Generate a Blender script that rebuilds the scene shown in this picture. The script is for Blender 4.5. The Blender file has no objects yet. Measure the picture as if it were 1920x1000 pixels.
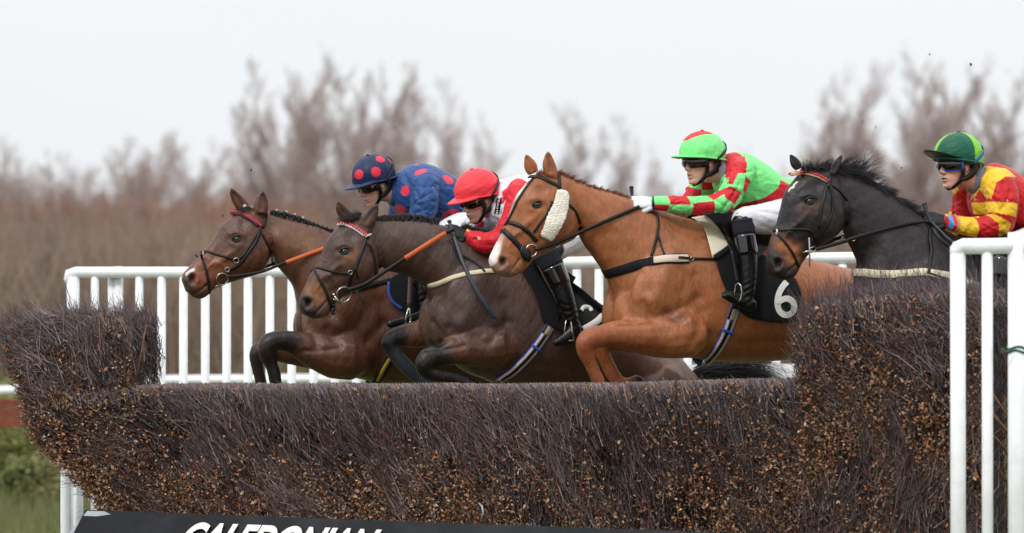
import bpy, bmesh, math, random
import numpy as np
from mathutils import Vector, Matrix
from mathutils.bvhtree import BVHTree
random.seed(7); RNG = np.random.default_rng(11)
scene = bpy.context.scene
COL = scene.collection
R = math.radians
# ---------------------------------------------------------------- camera
CAM = Vector((0.0, -25.0, 1.75)); FPX = 9412.0
PITCH = math.atan(100.0 / FPX)
cd = bpy.data.cameras.new("camera"); cam = bpy.data.objects.new("camera", cd); COL.objects.link(cam)
cam.location = CAM; cam.rotation_euler = (R(90) + PITCH, 0, 0)
cd.sensor_width = 36.0; cd.lens = 36.0 * FPX / 1920.0
cd.clip_start = 0.5; cd.clip_end = 3000
cd.dof.use_dof = True; cd.dof.focus_distance = 26.2; cd.dof.aperture_fstop = 2.8
scene.camera = cam
# ---------------------------------------------------------------- overcast sky
SUN_EL, SUN_AZ = R(48), R(215)
w = bpy.data.worlds.new("World"); scene.world = w; w.use_nodes = True
nt = w.node_tree; nt.nodes.clear(); N = nt.nodes.new; L = nt.links.new
out = N('ShaderNodeOutputWorld'); bg = N('ShaderNodeBackground'); sky = N('ShaderNodeTexSky')
sky.sky_type = 'NISHITA'; sky.sun_disc = False; sky.sun_elevation = SUN_EL; sky.sun_rotation = SUN_AZ
sky.air_density = 1.0; sky.dust_density = 3.0
hs = N('ShaderNodeHueSaturation'); hs.inputs['Saturation'].default_value = 0.1
L(sky.outputs[0], hs.inputs['Color'])
tc = N('ShaderNodeTexCoord'); sx = N('ShaderNodeSeparateXYZ'); L(tc.outputs['Generated'], sx.inputs[0])
cr = N('ShaderNodeValToRGB'); L(sx.outputs['Z'], cr.inputs[0])        # cloud sheet: brighter towards the zenith
e = cr.color_ramp.elements; e[0].position = 0.0; e[0].color = (9.35, 9.65, 9.95, 1); e[1].position = 1.0; e[1].color = (19.5, 19.8, 20.2, 1)
e2 = e.new(0.25); e2.color = (10.6, 10.9, 11.3, 1)
nz = N('ShaderNodeTexNoise'); nz.inputs['Scale'].default_value = 5.0; nz.inputs['Detail'].default_value = 4
mp = N('ShaderNodeMapping'); mp.inputs['Scale'].default_value = (1, 1, 3.0); L(tc.outputs['Generated'], mp.inputs[0]); L(mp.outputs[0], nz.inputs['Vector'])
mr = N('ShaderNodeMapRange'); mr.inputs['To Min'].default_value = 0.965; mr.inputs['To Max'].default_value = 1.035; L(nz.outputs[0], mr.inputs[0])
mul = N('ShaderNodeMixRGB'); mul.blend_type = 'MULTIPLY'; mul.inputs[0].default_value = 1; L(cr.outputs[0], mul.inputs[1]); L(mr.outputs[0], mul.inputs[2])
mx = N('ShaderNodeMixRGB'); mx.inputs[0].default_value = 0.9; L(hs.outputs[0], mx.inputs[1]); L(mul.outputs[0], mx.inputs[2])
L(mx.outputs[0], bg.inputs[0]); bg.inputs[1].default_value = 0.1; L(bg.outputs[0], out.inputs[0])
# ---------------------------------------------------------------- soft sun behind cloud
sd = bpy.data.lights.new("sun", 'SUN'); sun = bpy.data.objects.new("sun", sd); COL.objects.link(sun)
sd.energy = 1.5; sd.angle = R(10); sd.color = (1, .97, .93)
sun.rotation_euler = Vector((-math.sin(R(28)) * math.cos(SUN_EL), -math.cos(R(28)) * math.cos(SUN_EL), math.sin(SUN_EL))).to_track_quat('Z', 'Y').to_euler()
vs = scene.view_settings; vs.view_transform = 'Standard'; vs.look = 'None'; vs.gamma = 1; vs.exposure = 0.0

# ================================================================ helpers
CP, SP_ = math.cos(PITCH), math.sin(PITCH)
def ray(px, py):
    x, y = (px - 960.0) / FPX, (500.0 - py) / FPX
    return Vector((x, CP - y * SP_, SP_ + y * CP))
def at_depth(px, py, Y):
    d = ray(px, py); return CAM + d * ((Y - CAM.y) / d.y)
def project(P):                                     # Nx3 -> Nx2 photo pixels
    q = P - np.array(CAM); f = q[:, 1] * CP + q[:, 2] * SP_; u = -q[:, 1] * SP_ + q[:, 2] * CP
    return np.stack([960 + FPX * q[:, 0] / f, 500 - FPX * u / f], 1)
def lin(h):
    if isinstance(h, str):
        h = h.lstrip('#'); h = ''.join(c * 2 for c in h) if len(h) == 3 else h; h = [int(h[i:i + 2], 16) / 255 for i in (0, 2, 4)]
        h = [c / 12.92 if c <= .04045 else ((c + .055) / 1.055) ** 2.4 for c in h]
    return np.array(h[:3], float)
class Frame:
    """a vertical plane through O; h runs along it (left), n faces the camera side"""
    def __init__(s, px, Y, yaw):
        s.O = at_depth(px, 600, Y); s.O.z = 0; t = R(yaw); s.yaw = yaw
        s.h = Vector((-math.cos(t), -math.sin(t), 0)); s.n = Vector((math.sin(t), -math.cos(t), 0))
        s.hA, s.nA, s.OA = np.array(s.h), np.array(s.n), np.array(s.O)
    def at(s, px, py, v=0.0):
        d = ray(px, py); t = ((s.O - CAM).dot(s.n) + v) / d.dot(s.n); return CAM + d * t
    def loc(s, P):                                  # world Nx3 -> (s, v, z)
        q = np.atleast_2d(np.array(P)) - s.OA; return np.stack([q @ s.hA, q @ s.nA, q[:, 2]], 1)
    def wor(s, Q):
        Q = np.atleast_2d(Q); return s.OA + Q[:, :1] * s.hA + Q[:, 1:2] * s.nA + np.array([0, 0, 1.]) * Q[:, 2:3]
    def mir(s, p): q = s.loc(p); q[:, 1] *= -1; return Vector(s.wor(q)[0])
    def sc(s, px, py, v=0.0): p = s.at(px, py, v); return FPX / (p.y - CAM.y)   # pixels per metre

class MB:
    def __init__(s): s.v = []; s.f = []; s.c = []
    def add(s, V, F, col=None):
        b = len(s.v); s.v.extend([tuple(x) for x in V]); s.f.extend([tuple(i + b for i in f) for f in F])
        if col is not None: s.c.extend([tuple(col)] * len(V))
        return s
    def rings(s, rings, cap=True, closed=False, col=None):
        n = len(rings[0]); V = [p for r in rings for p in r]; F = []
        m = len(rings)
        for i in range(m if closed else m - 1):
            a, b = i * n, ((i + 1) % m) * n
            for j in range(n): k = (j + 1) % n; F.append((a + j, a + k, b + k, b + j))
        if cap and not closed:
            V.append(sum((Vector(p) for p in rings[0]), Vector()) / n); V.append(sum((Vector(p) for p in rings[-1]), Vector()) / n)
            c0, c1 = m * n, m * n + 1
            for j in range(n):
                k = (j + 1) % n; F.append((c0, k, j)); F.append((c1, (m - 1) * n + j, (m - 1) * n + k))
        return s.add(V, F, col)
    def tube(s, pts, rad, ref=None, flat=1.0, seg=12, cap=True, closed=False, col=None, ends=False):
        pts = [Vector(p) for p in pts]; m = len(pts)
        if not hasattr(rad, '__len__'): rad = [rad] * m
        rr = []; prev = None
        for i in range(m):
            if closed: t = pts[(i + 1) % m] - pts[i - 1]
            else: t = pts[min(i + 1, m - 1)] - pts[max(i - 1, 0)]
            t.normalize()
            if ref is not None: a = Vector(ref)
            elif prev is not None: a = prev
            else: a = Vector((0, 0, 1)) if abs(t.z) < .9 else Vector((1, 0, 0))
            a = a - t * a.dot(t)
            if a.length < 1e-4: a = Vector((0, 0, 1)).cross(t)
            a.normalize(); prev = a; b = t.cross(a)
            rr.append([pts[i] + a * (rad[i] * flat * math.cos(2 * math.pi * j / seg)) + b * (rad[i] * math.sin(2 * math.pi * j / seg)) for j in range(seg)])
        if ends and not closed:                     # rounded ends
            for e_, k in ((0, 1), (m - 1, m - 2)):
                c = pts[e_]; d = (c - pts[k]).normalized(); extra = [[c + d * rad[e_] * .6 + (p - c) * .72 for p in rr[e_ if e_ == 0 else -1]], [c + d * rad[e_] * .9 + (p - c) * .3 for p in rr[e_ if e_ == 0 else -1]]]
                if e_ == 0: rr0 = rr; rr = extra[::-1] + rr
                else: rr = rr + extra
        return s.rings(rr, cap, closed, col)
    def box(s, c, a, b, d, col=None):               # centre + three half-axis vectors
        c, a, b, d = map(Vector, (c, a, b, d))
        V = [c + a * i + b * j + d * k for i in (-1, 1) for j in (-1, 1) for k in (-1, 1)]
        return s.add(V, [(0, 1, 3, 2), (4, 6, 7, 5), (0, 4, 5, 1), (2, 3, 7, 6), (0, 2, 6, 4), (1, 5, 7, 3)], col)
    def ball(s, c, ax, seg=12, rin=8, col=None):    # ellipsoid with axis vectors
        c = Vector(c); a, b, d = [Vector(x) for x in ax]; rr = []
        for i in range(1, rin):
            t = math.pi * i / rin
            rr.append([c + d * math.cos(t) + (a * math.cos(2 * math.pi * j / seg) + b * math.sin(2 * math.pi * j / seg)) * math.sin(t) for j in range(seg)])
        return s.rings(rr, True, False, col)
    def mesh(s, name):
        me = bpy.data.meshes.new(name); me.from_pydata([tuple(v) for v in s.v], [], s.f); me.update()
        if s.c and len(s.c) == len(s.v): set_col(me, np.array(s.c))
        return me
    def build(s, name, mat, parent=None, smooth=True, fix=False):
        me = s.mesh(name)
        if fix:
            bm = bmesh.new(); bm.from_mesh(me); bmesh.ops.recalc_face_normals(bm, faces=bm.faces); bm.to_mesh(me); bm.free()
        return obj(name, me, mat, parent, smooth)
def set_col(me, C):
    a = me.color_attributes.get('Col') or me.color_attributes.new('Col', 'FLOAT_COLOR', 'POINT')
    d = np.ones((len(me.vertices), 4), np.float32); d[:, :3] = C[:, :3]; a.data.foreach_set('color', d.ravel())
def obj(name, me, mat, parent=None, smooth=True):
    o = bpy.data.objects.new(name, me); COL.objects.link(o)
    if mat is not None: me.materials.append(mat)
    if smooth: me.polygons.foreach_set('use_smooth', np.ones(len(me.polygons), bool))
    if parent is not None: par(o, parent)
    return o
def par(o, p):
    o.parent = p
    M = Matrix.LocRotScale(p.location, p.rotation_euler, p.scale) if p.parent is None else Matrix.Identity(4)   # parts are built in world space
    o.matrix_parent_inverse = M.inverted()
def tag(o, label=None, cat=None, group=None, kind=None):
    if label: o['label'] = label
    if cat: o['category'] = cat
    if group: o['group'] = group
    if kind: o['kind'] = kind
    return o
def thing(name, loc, label, cat, group=None):
    o = bpy.data.objects.new(name, None); COL.objects.link(o); o.location = loc; o.empty_display_size = .1
    return tag(o, label, cat, group)
def fastmesh(name, V, F, C=None):
    """numpy mesh, F = Nx3 or Nx4"""
    me = bpy.data.meshes.new(name); k = F.shape[1]
    me.vertices.add(len(V)); me.vertices.foreach_set('co', V.astype(np.float32).ravel())
    me.loops.add(F.size); me.loops.foreach_set('vertex_index', F.astype(np.int32).ravel())
    me.polygons.add(len(F)); me.polygons.foreach_set('loop_start', (np.arange(len(F)) * k).astype(np.int32))
    me.polygons.foreach_set('loop_total', np.full(len(F), k, np.int32)); me.update(calc_edges=True); me.validate()
    if C is not None: set_col(me, C)
    return me
def sticks(P0, P1, r0, r1, col=None, bend=0.0, sides=3):
    """many thin tapered twigs as one mesh; bend = sideways bow at the middle"""
    n = len(P0); d = P1 - P0; ln = np.linalg.norm(d, axis=1, keepdims=True) + 1e-9; t = d / ln
    a = np.cross(t, RNG.normal(size=(n, 3))); a /= np.linalg.norm(a, axis=1, keepdims=True) + 1e-9; b = np.cross(t, a)
    M = (P0 + P1) / 2 + a * (bend * ln * RNG.uniform(-1, 1, (n, 1)))
    rings = []
    for P, r in ((P0, r0), (M, (r0 + r1) / 2), (P1, r1)):
        for j in range(sides):
            th = 2 * math.pi * j / sides; rings.append(P + (a * math.cos(th) + b * math.sin(th)) * np.reshape(r, (-1, 1)))
    V = np.stack(rings, 1).reshape(-1, 3); k = 3 * sides; F = []
    for lv in range(2):
        for j in range(sides):
            j2 = (j + 1) % sides; F.append([lv * sides + j, lv * sides + j2, (lv + 1) * sides + j2, (lv + 1) * sides + j])
    F = (np.array(F)[None] + (np.arange(n) * k)[:, None, None]).reshape(-1, 4)
    C = np.repeat(col, k, axis=0) if col is not None else None
    return V, F, C
# ---------------------------------------------------------------- materials
def mat(name, col, rough=.6, vcol=False, metal=0, spec=.5, bump=None, var=None, sheen=0, coat=0, bdist=.002, stretch=None, var2=None):
    """procedural principled: optional vertex colour, colour variation noise, bump noise"""
    m = bpy.data.materials.new(name); m.use_nodes = True; nt = m.node_tree; b = nt.nodes['Principled BSDF']; N = nt.nodes.new; L = nt.links.new
    b.inputs['Roughness'].default_value = rough; b.inputs['Metallic'].default_value = metal; b.inputs['Specular IOR Level'].default_value = spec
    if sheen: b.inputs['Sheen Weight'].default_value = sheen; b.inputs['Sheen Roughness'].default_value = .5
    if coat: b.inputs['Coat Weight'].default_value = coat; b.inputs['Coat Roughness'].default_value = .12
    c = lin(col); tc = N('ShaderNodeTexCoord'); vec = tc.outputs['Object']
    if stretch:
        mp = N('ShaderNodeMapping'); mp.inputs['Scale'].default_value = stretch; L(vec, mp.inputs[0]); vec = mp.outputs[0]
    if vcol: a = N('ShaderNodeAttribute'); a.attribute_name = 'Col'; src = a.outputs['Color']
    else: a = N('ShaderNodeRGB'); a.outputs[0].default_value = (*c, 1); src = a.outputs[0]
    if var:
        n = N('ShaderNodeTexNoise'); n.inputs['Scale'].default_value = var[0]; n.inputs['Detail'].default_value = 6; n.inputs['Roughness'].default_value = .65; L(vec, n.inputs['Vector'])
        r = N('ShaderNodeMapRange'); r.inputs['From Min'].default_value = .3; r.inputs['From Max'].default_value = .7; r.inputs['To Min'].default_value = 1 - var[1]; r.inputs['To Max'].default_value = 1 + var[1]; L(n.outputs[0], r.inputs[0])
        x = N('ShaderNodeMixRGB'); x.blend_type = 'MULTIPLY'; x.inputs[0].default_value = 1; L(src, x.inputs[1]); L(r.outputs[0], x.inputs[2]); src = x.outputs[0]
    if var2:                                        # blend to a second colour in patches
        n = N('ShaderNodeTexNoise'); n.inputs['Scale'].default_value = var2[0]; n.inputs['Detail'].default_value = 5; L(vec, n.inputs['Vector'])
        r = N('ShaderNodeMapRange'); r.inputs['From Min'].default_value = .48; r.inputs['From Max'].default_value = .62; r.inputs['To Max'].default_value = var2[2]; L(n.outputs[0], r.inputs[0])
        x = N('ShaderNodeMixRGB'); L(r.outputs[0], x.inputs[0]); L(src, x.inputs[1]); x.inputs[2].default_value = (*lin(var2[1]), 1); src = x.outputs[0]
    L(src, b.inputs['Base Color'])
    if bump:
        n = N('ShaderNodeTexNoise'); n.inputs['Scale'].default_value = bump[0]; n.inputs['Detail'].default_value = 5; n.inputs['Roughness'].default_value = .6; L(vec, n.inputs['Vector'])
        u = N('ShaderNodeBump'); u.inputs['Strength'].default_value = bump[1]; u.inputs['Distance'].default_value = bdist; L(n.outputs[0], u.inputs['Height']); L(u.outputs[0], b.inputs['Normal'])
        r = N('ShaderNodeMapRange'); r.inputs['To Min'].default_value = max(rough - .12, .03); r.inputs['To Max'].default_value = min(rough + .12, 1); L(n.outputs[0], r.inputs[0]); L(r.outputs[0], b.inputs['Roughness'])
    return m
M = {}
M['white'] = mat('white_rail_plastic', '#e9edf0', .38, var=(9, .03), bump=(60, .1), var2=(14, '#c4c6c2', .22))
M['leather'] = mat('dark_leather', '#15110f', .45, spec=.35, bump=(180, .25), var=(60, .3))
M['bleather'] = mat('black_leather', '#0a0b0d', .3, spec=.4, bump=(45, .5), bdist=.006, var=(30, .3))
M['patent'] = mat('patent_leather', '#08090b', .08, coat=.6)
M['steel'] = mat('bit_steel', '#b9b7b0', .25, metal=1, bump=(50, .1))
M['orange'] = mat('orange_rubber', '#c8602c', .6, bump=(300, .3), var=(40, .12))
M['cream'] = mat('cream_elastic', '#cfc5a8', .85, bump=(400, .3), var=(40, .08))
M['wool'] = mat('sheepskin', '#ece5d8', .95, bump=(90, .8), var=(40, .12), bdist=.01)
M['blackcloth'] = mat('black_cloth', '#0b0d11', .85, spec=.2, bump=(120, .3), sheen=.15)
M['strap'] = mat('breast_strap', '#101115', .8, spec=.25, bump=(200, .3))
M['v'] = mat('painted_pieces', '#888888', .55, vcol=True, bump=(90, .2))
M['cloth'] = mat('silk_cloth', '#888888', .46, vcol=True, spec=.25, bump=(26, .55), bdist=.012, sheen=.06, var=(25, .05))
M['skin'] = mat('skin', '#c08f7c', .5, vcol=True, bump=(90, .15), var=(22, .08)); M['skin'].node_tree.nodes['Principled BSDF'].inputs['Subsurface Weight'].default_value = .0
M['breech'] = mat('white_breeches', '#d6d6dc', .55, bump=(22, .6), bdist=.012, var=(20, .05))
M['lens'] = mat('goggle_lens', '#0a0c10', .07, coat=.5)
M['eye'] = mat('horse_eye', '#0a0605', .12, coat=.2)
M['num'] = mat('number_white', '#e4e2de', .6, bump=(150, .2))
M['hair'] = mat('black_hair', '#0b0a0c', .5, spec=.25, var=(60, .4))
# ================================================================ ground
def noise2(x, y, s=1.0, seed=0):
    r = np.random.default_rng(seed); z = np.zeros_like(x)
    for k in range(5):
        a = r.uniform(0, 6.28, 4); f = s * 1.9 ** k
        z += (np.sin(x * f * math.cos(a[0]) + y * f * math.sin(a[0]) + a[1]) * np.sin(x * f * math.cos(a[2]) - y * f * math.sin(a[2]) + a[3])) / 1.6 ** k
    return z
def ground():
    xs = np.concatenate([np.linspace(-400, -60, 30), np.linspace(-58, 58, 90), np.linspace(60, 400, 30)])
    ys = np.concatenate([np.linspace(-40, 80, 120), np.linspace(84, 900, 80)])
    X, Y = np.meshgrid(xs, ys); Z = noise2(X, Y, .12, 3) * .03 * np.clip((Y - 8) / 20, 0, 1)
    Z += np.clip((Y - 62) / 60, 0, 1) ** 1.3 * 1.2
    V = np.stack([X, Y, Z], 2).reshape(-1, 3); n, m = X.shape
    I = np.arange(n * m).reshape(n, m); F = np.stack([I[:-1, :-1], I[:-1, 1:], I[1:, 1:], I[1:, :-1]], 2).reshape(-1, 4)
    g = mat('turf', '#62643e', .95, spec=.1, var=(.8, .35), bump=(6, .6), bdist=.03, var2=(.35, '#6b5f45', .8))
    tag(obj('ground', fastmesh('ground', V, F), g), kind='structure')
ground()
def blades():                                       # rough grass clumps beyond the fence
    n = 60000
    y = 9 + 50 * RNG.random(n) ** 1.1; x = (RNG.random(n) - .5) * 2 * (y + 25) * .135
    hgt = (.08 + .2 * RNG.random(n)) * (1 + .8 * np.clip(noise2(x, y, .9, 5), 0, 1.4)); z = np.zeros(n)
    P0 = np.stack([x, y, z], 1); P1 = P0 + np.stack([RNG.normal(0, .06, n), RNG.normal(0, .06, n), hgt], 1)
    t = np.clip(noise2(x, y, .5, 9) * .35 + .5 + RNG.normal(0, .2, n), 0, 1)[:, None]
    C = lin('#686f42') * (1 - t) + lin('#918a5c') * t
    V, F, C = sticks(P0, P1, np.full(n, .006), np.full(n, .001), C, .15)
    o = obj('grass', fastmesh('grass', V, F, C), mat('grass_blades', '#5a6a30', .8, vcol=True)); tag(o, 'rough green and straw grass beyond the jump', 'grass', kind='stuff')
blades()
# ================================================================ bare trees
def bare_tree_mesh(seed, H=8.0, spread=.5, dens=1.0):
    r = random.Random(seed); P0 = []; P1 = []; A = []; B = []; lev = []
    def branch(p, d, ln, rad, lv):
        n = max(2, int(4 - lv * .5)); q = Vector(p); dd = Vector(d)
        for i in range(n):
            dd = (dd + Vector((r.gauss(0, .10), r.gauss(0, .10), r.gauss(.11, .05)))).normalized(); q2 = q + dd * ln / n
            ra = rad * (1 - .75 * i / n); rb = rad * (1 - .75 * (i + 1) / n)
            P0.append(q[:]); P1.append(q2[:]); A.append(ra); B.append(rb); lev.append(lv)
            if lv < 4:
                k = [4.6, 3.0, 2.3, 2.0][lv] * dens * (0 if (lv == 0 and i == 0) else 1)
                for _ in range(int(k) + (r.random() < k % 1)):
                    az = r.random() * 6.283; s = (q + (q2 - q) * r.random()); up = spread * (1.3 if lv else 1.0)
                    nd = (dd * 1.0 + Vector((math.cos(az), math.sin(az), r.uniform(-.1, .5))) * up).normalized()
                    f = r.uniform(.3, .52) * (1 - .3 * i / n)
                    branch(s, nd, ln * f, rb * .55 + .0015, lv + 1)
            q = q2
    branch(Vector((0, 0, -.2)), Vector((r.gauss(0, .04), r.gauss(0, .04), 1)).normalized(), H, H * .014, 0)
    P0, P1, A, B, lev = map(np.array, (P0, P1, A, B, lev)); kz = H / P1[:, 2].max(); P0 *= kz; P1 *= kz; A = np.maximum(A * kz * .8, .0045); B = np.maximum(B * kz * .8, .003)
    out = []
    for sel, nm in ((lev == 0, 'trunk'), (lev > 0, 'crown')):
        n = sel.sum(); t = np.clip(lev[sel] / 4.0, 0, 1)[:, None] * .9 + RNG.normal(0, .08, (n, 1))
        C = np.clip(lin('#80776f') * (1 - t) + lin('#b3a09a') * t, 0.01, 1)
        V, F, C = sticks(P0[sel], P1[sel], A[sel], B[sel], C, 0.0, 5 if nm == 'trunk' else 3)
        out.append(fastmesh(nm, V, F, C))
    return out
bark = mat('bark', '#6a5a52', .9, spec=.1, vcol=True, var=(4, .25))
TREES = [bare_tree_mesh(s, 8.0, sp, dn) for s, sp, dn in ((1, .44, 1.15), (2, .40, 1.2), (3, .58, 1.05), (4, .46, 1.2), (5, .36, 1.3), (6, .62, 1.1))]
for tr in TREES:
    for me in tr: me.materials.append(bark)
def place_tree(i, px, top, D, label, group='blurred bare trees beyond the course', wide=1.0):
    base = at_depth(px, 600, D - 25); h = at_depth(px, top - (46 if not group else 6), D - 25).z; s = h / 8.0
    o = thing('bare_tree', (base.x, base.y, 0), label, 'tree', group)
    o.rotation_euler = (0, 0, random.random() * 6.28); o.scale = (s * wide, s * wide, s)
    for me, nm in zip(TREES[i], ('trunk', 'crown')):
        c = bpy.data.objects.new(nm, me); COL.objects.link(c); c.parent = o
r = random.Random(4)
named = [ (425, 125, 4, 'tallest bare tree on the left, rising above the bay horse with the red browband'),
 (500, 150, 0, 'slim bare tree just right of the tallest one on the left'), (560, 172, 1, 'bare birch rising behind and left of the blue spotted cap'),
 (640, 145, 4, 'tall bare tree directly above the blue spotted cap'), (690, 185, 1, 'bare tree standing just right of the one above the blue spotted cap'),
 (780, 155, 3, 'tall bare tree above the gap between the blue cap and the red cap'), (850, 185, 0, 'bare tree above the red cap'),
 (1085, 235, 3, 'low distant bare tree right of the chestnut horse ears'), (1175, 255, 0, 'low distant bare tree left of the green cap'),
 (1540, 165, 1, 'bare tree above the ears of the black horse'), (1610, 155, 3, 'bare tree above the flying mane of the black horse'),
 (1675, 130, 4, 'tall bare tree between the black horse mane and the dark green cap'), (1740, 190, 0, 'bare tree just left of the dark green cap'),
 (1840, 150, 1, 'bare tree above the dark green cap'), (1900, 135, 3, 'tall bare tree at the right edge of the picture') ]
for px, top, i, lb in named: place_tree(i, px, top, r.uniform(105, 150), lb, None, 1.15)
back = []
for px in range(-600, 2500, 34):
    t = 270 if px < 380 else (300 if px < 930 else (345 if px < 1480 else 270))
    back.append((px + r.uniform(-15, 15), t + r.uniform(-35, 45), r.uniform(120, 170)))
for px in range(-600, 2500, 27): back.append((px + r.uniform(-15, 15), (315 if px < 420 else 375) + r.uniform(-40, 40), r.uniform(92, 125)))
for px, top, D in back:
    place_tree(r.choice([0, 1, 2, 3, 5]), px, top, D, 'one of the low bare trees in the blurred grey and pink row beyond the course', wide=1.25)
# tangled brown scrub: nobody could count it
def scrub(name, n, D0, D1, py0, py1, ca, cb, r0, label, seed, len_=1.8):
    D = RNG.uniform(D0, D1, n); px = RNG.uniform(-420, 2340, n); k = D / FPX
    x = (px - 960) * k; top = 1.75 + (600 - (py0 + (py1 - py0) * RNG.random(n) ** 1.5) - 34 * noise2(x, D * .3, .22, seed) - 14 * noise2(x, D, 1.1, seed)) * k
    ln = RNG.uniform(.35, 1, n) * len_; z0 = np.maximum(top - ln, -.1)
    P0 = np.stack([x, D - 25, z0], 1); P1 = np.stack([x + RNG.normal(0, .28, n) * ln, D - 25 + RNG.normal(0, .2, n), top], 1)
    t = np.clip(.5 + .35 * noise2(x * 1.0, D, .5, seed + 1) + RNG.normal(0, .18, n), 0, 1)[:, None]
    V, F, C = sticks(P0, P1, np.full(n, r0), np.full(n, r0 * .4), lin(ca) * (1 - t) + lin(cb) * t, .12)
    o = obj(name, fastmesh(name, V, F, C), bark, smooth=False); tag(o, label, 'scrub', kind='stuff')
scrub('undergrowth', 85000, 62, 125, 410, 650, '#9d8a79', '#7d6d66', .012, 'blurred brown bramble and dead stems below the trees', 21, 1.6)
scrub('reddish_scrub', 18000, 88, 125, 395, 600, '#a87a62', '#86685c', .012, 'blurred reddish brown scrub under the trees on the left', 33, 1.3)
# backing bank of earth and leaf litter behind the scrub
def bank():
    xs = np.linspace(-60, 60, 200); prof = [(66, .25), (70, 1.0), (76, 2.1), (84, 2.5), (96, 2.6), (120, 2.0), (160, 1.0)]
    V = []; F = []
    for j, (y, z) in enumerate(prof):
        for x in xs: V.append((x, y + .6 * math.sin(x * .3 + j), z + .22 * math.sin(x * .5 + j) + .15 * math.sin(x * 1.3)))
    n = len(xs)
    for j in range(len(prof) - 1):
        for i in range(n - 1): F.append((j * n + i, j * n + i + 1, (j + 1) * n + i + 1, (j + 1) * n + i))
    me = bpy.data.meshes.new('bank'); me.from_pydata(V, [], F)
    tag(obj('bank', me, mat('leaf_litter', '#6e6156', .95, spec=.1, var=(.9, .22), bump=(3, .5), bdist=.1, var2=(.5, '#8b7668', .6))), kind='structure')
bank()
# green bushes low on the left and behind
def bush(px, py, D, w_, h_, n, label, ca='#47582c', cb='#7b8148', group=None):
    c = at_depth(px, py, D - 25); c.z = 0
    u = RNG.normal(size=(n, 3)); u /= np.linalg.norm(u, axis=1, keepdims=True); rr = RNG.random((n, 1)) ** .4
    P = u * rr * np.array([w_, w_ * .7, h_ * .55]); P[:, 2] += h_ * .5; P *= (1 + .18 * noise2(P[:, 0] * 3, P[:, 2] * 3, 1.2, abs(int(px)))[:, None])
    d = RNG.normal(size=(n, 3)) * .015; e_ = np.cross(d, RNG.normal(size=(n, 3))) ; e_ /= np.linalg.norm(e_, axis=1, keepdims=True); e_ *= .012
    V = np.stack([P - d, P + e_, P + d, P - e_], 1).reshape(-1, 3); F = np.arange(4 * n).reshape(-1, 4)
    t = np.clip(.45 + .4 * noise2(P[:, 0], P[:, 2] * 2, 2.2, 8) + RNG.normal(0, .25, n), 0, 1)[:, None]
    C = np.repeat(lin(ca) * (1 - t) + lin(cb) * t, 4, 0)
    o = thing('bush', (c.x, c.y, 0), label, 'bush', group)
    f = obj('foliage', fastmesh('foliage', V, F, C), M['leafm']); f.parent = o
    S0 = np.tile([[0, 0, -.05]], (14, 1)); S1 = RNG.normal(size=(14, 3)) * [w_ * .4, w_ * .3, .1] + [0, 0, h_ * .6]
    V, F, C = sticks(S0, S1, np.full(14, .02), np.full(14, .006), np.tile(lin('#4a3c32'), (14, 1)), .1); q = obj('stem', fastmesh('stem', V, F, C), bark); q.parent = o
M['leafm'] = mat('bush_leaf', '#506030', .7, spec=.2, vcol=True)
bush(20, 900, 50, 1.1, 1.12, 34000, 'blurred olive green bush at the lower left edge of the picture', '#717d46', '#b5b072')
bush(100, 940, 46, .7, .62, 20000, 'blurred green bush against the white posts at the lower left', '#667043', '#a9a170')
bush(-70, 860, 48, .8, 1.0, 18000, 'blurred yellow green bush mostly beyond the left edge', '#55632f', '#8a8a50')
bush(560, 700, 60, 1.6, 1.35, 2500, 'blurred green bush seen between the white palings and the bay horse', '#5d6a38', '#868a52')
bush(740, 700, 62, 1.9, 1.3, 2500, 'blurred yellow green bush below the belly of the bay horse', '#76783c', '#9a9450')
bush(1870, 800, 34, .6, 1.35, 3000, 'blurred olive bush seen between the near white posts', '#6a6a38', '#8f8a50')
# low red brown board fence far left, white running rail
t = thing('board_fence', at_depth(-40, 780, 18), 'blurred rust red board fence at the left edge behind the jump', 'fence')
rm = mat('rust_boards', '#7c3a28', .8, var=(5, .3))
for y in (758, 776, 794):
    a, b = at_depth(-200, y, 18), at_depth(60, y - 2, 18); MB().box((a + b) / 2, (b - a) / 2, (0, .02, 0), (0, 0, .035)).build('board', rm, t, False)
for px in (-180, -60):
    a = at_depth(px, 750, 18.06); MB().box((a.x, a.y, a.z / 2), (.04, 0, 0), (0, .03, 0), (0, 0, a.z / 2)).build('post', rm, t, False)
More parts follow.
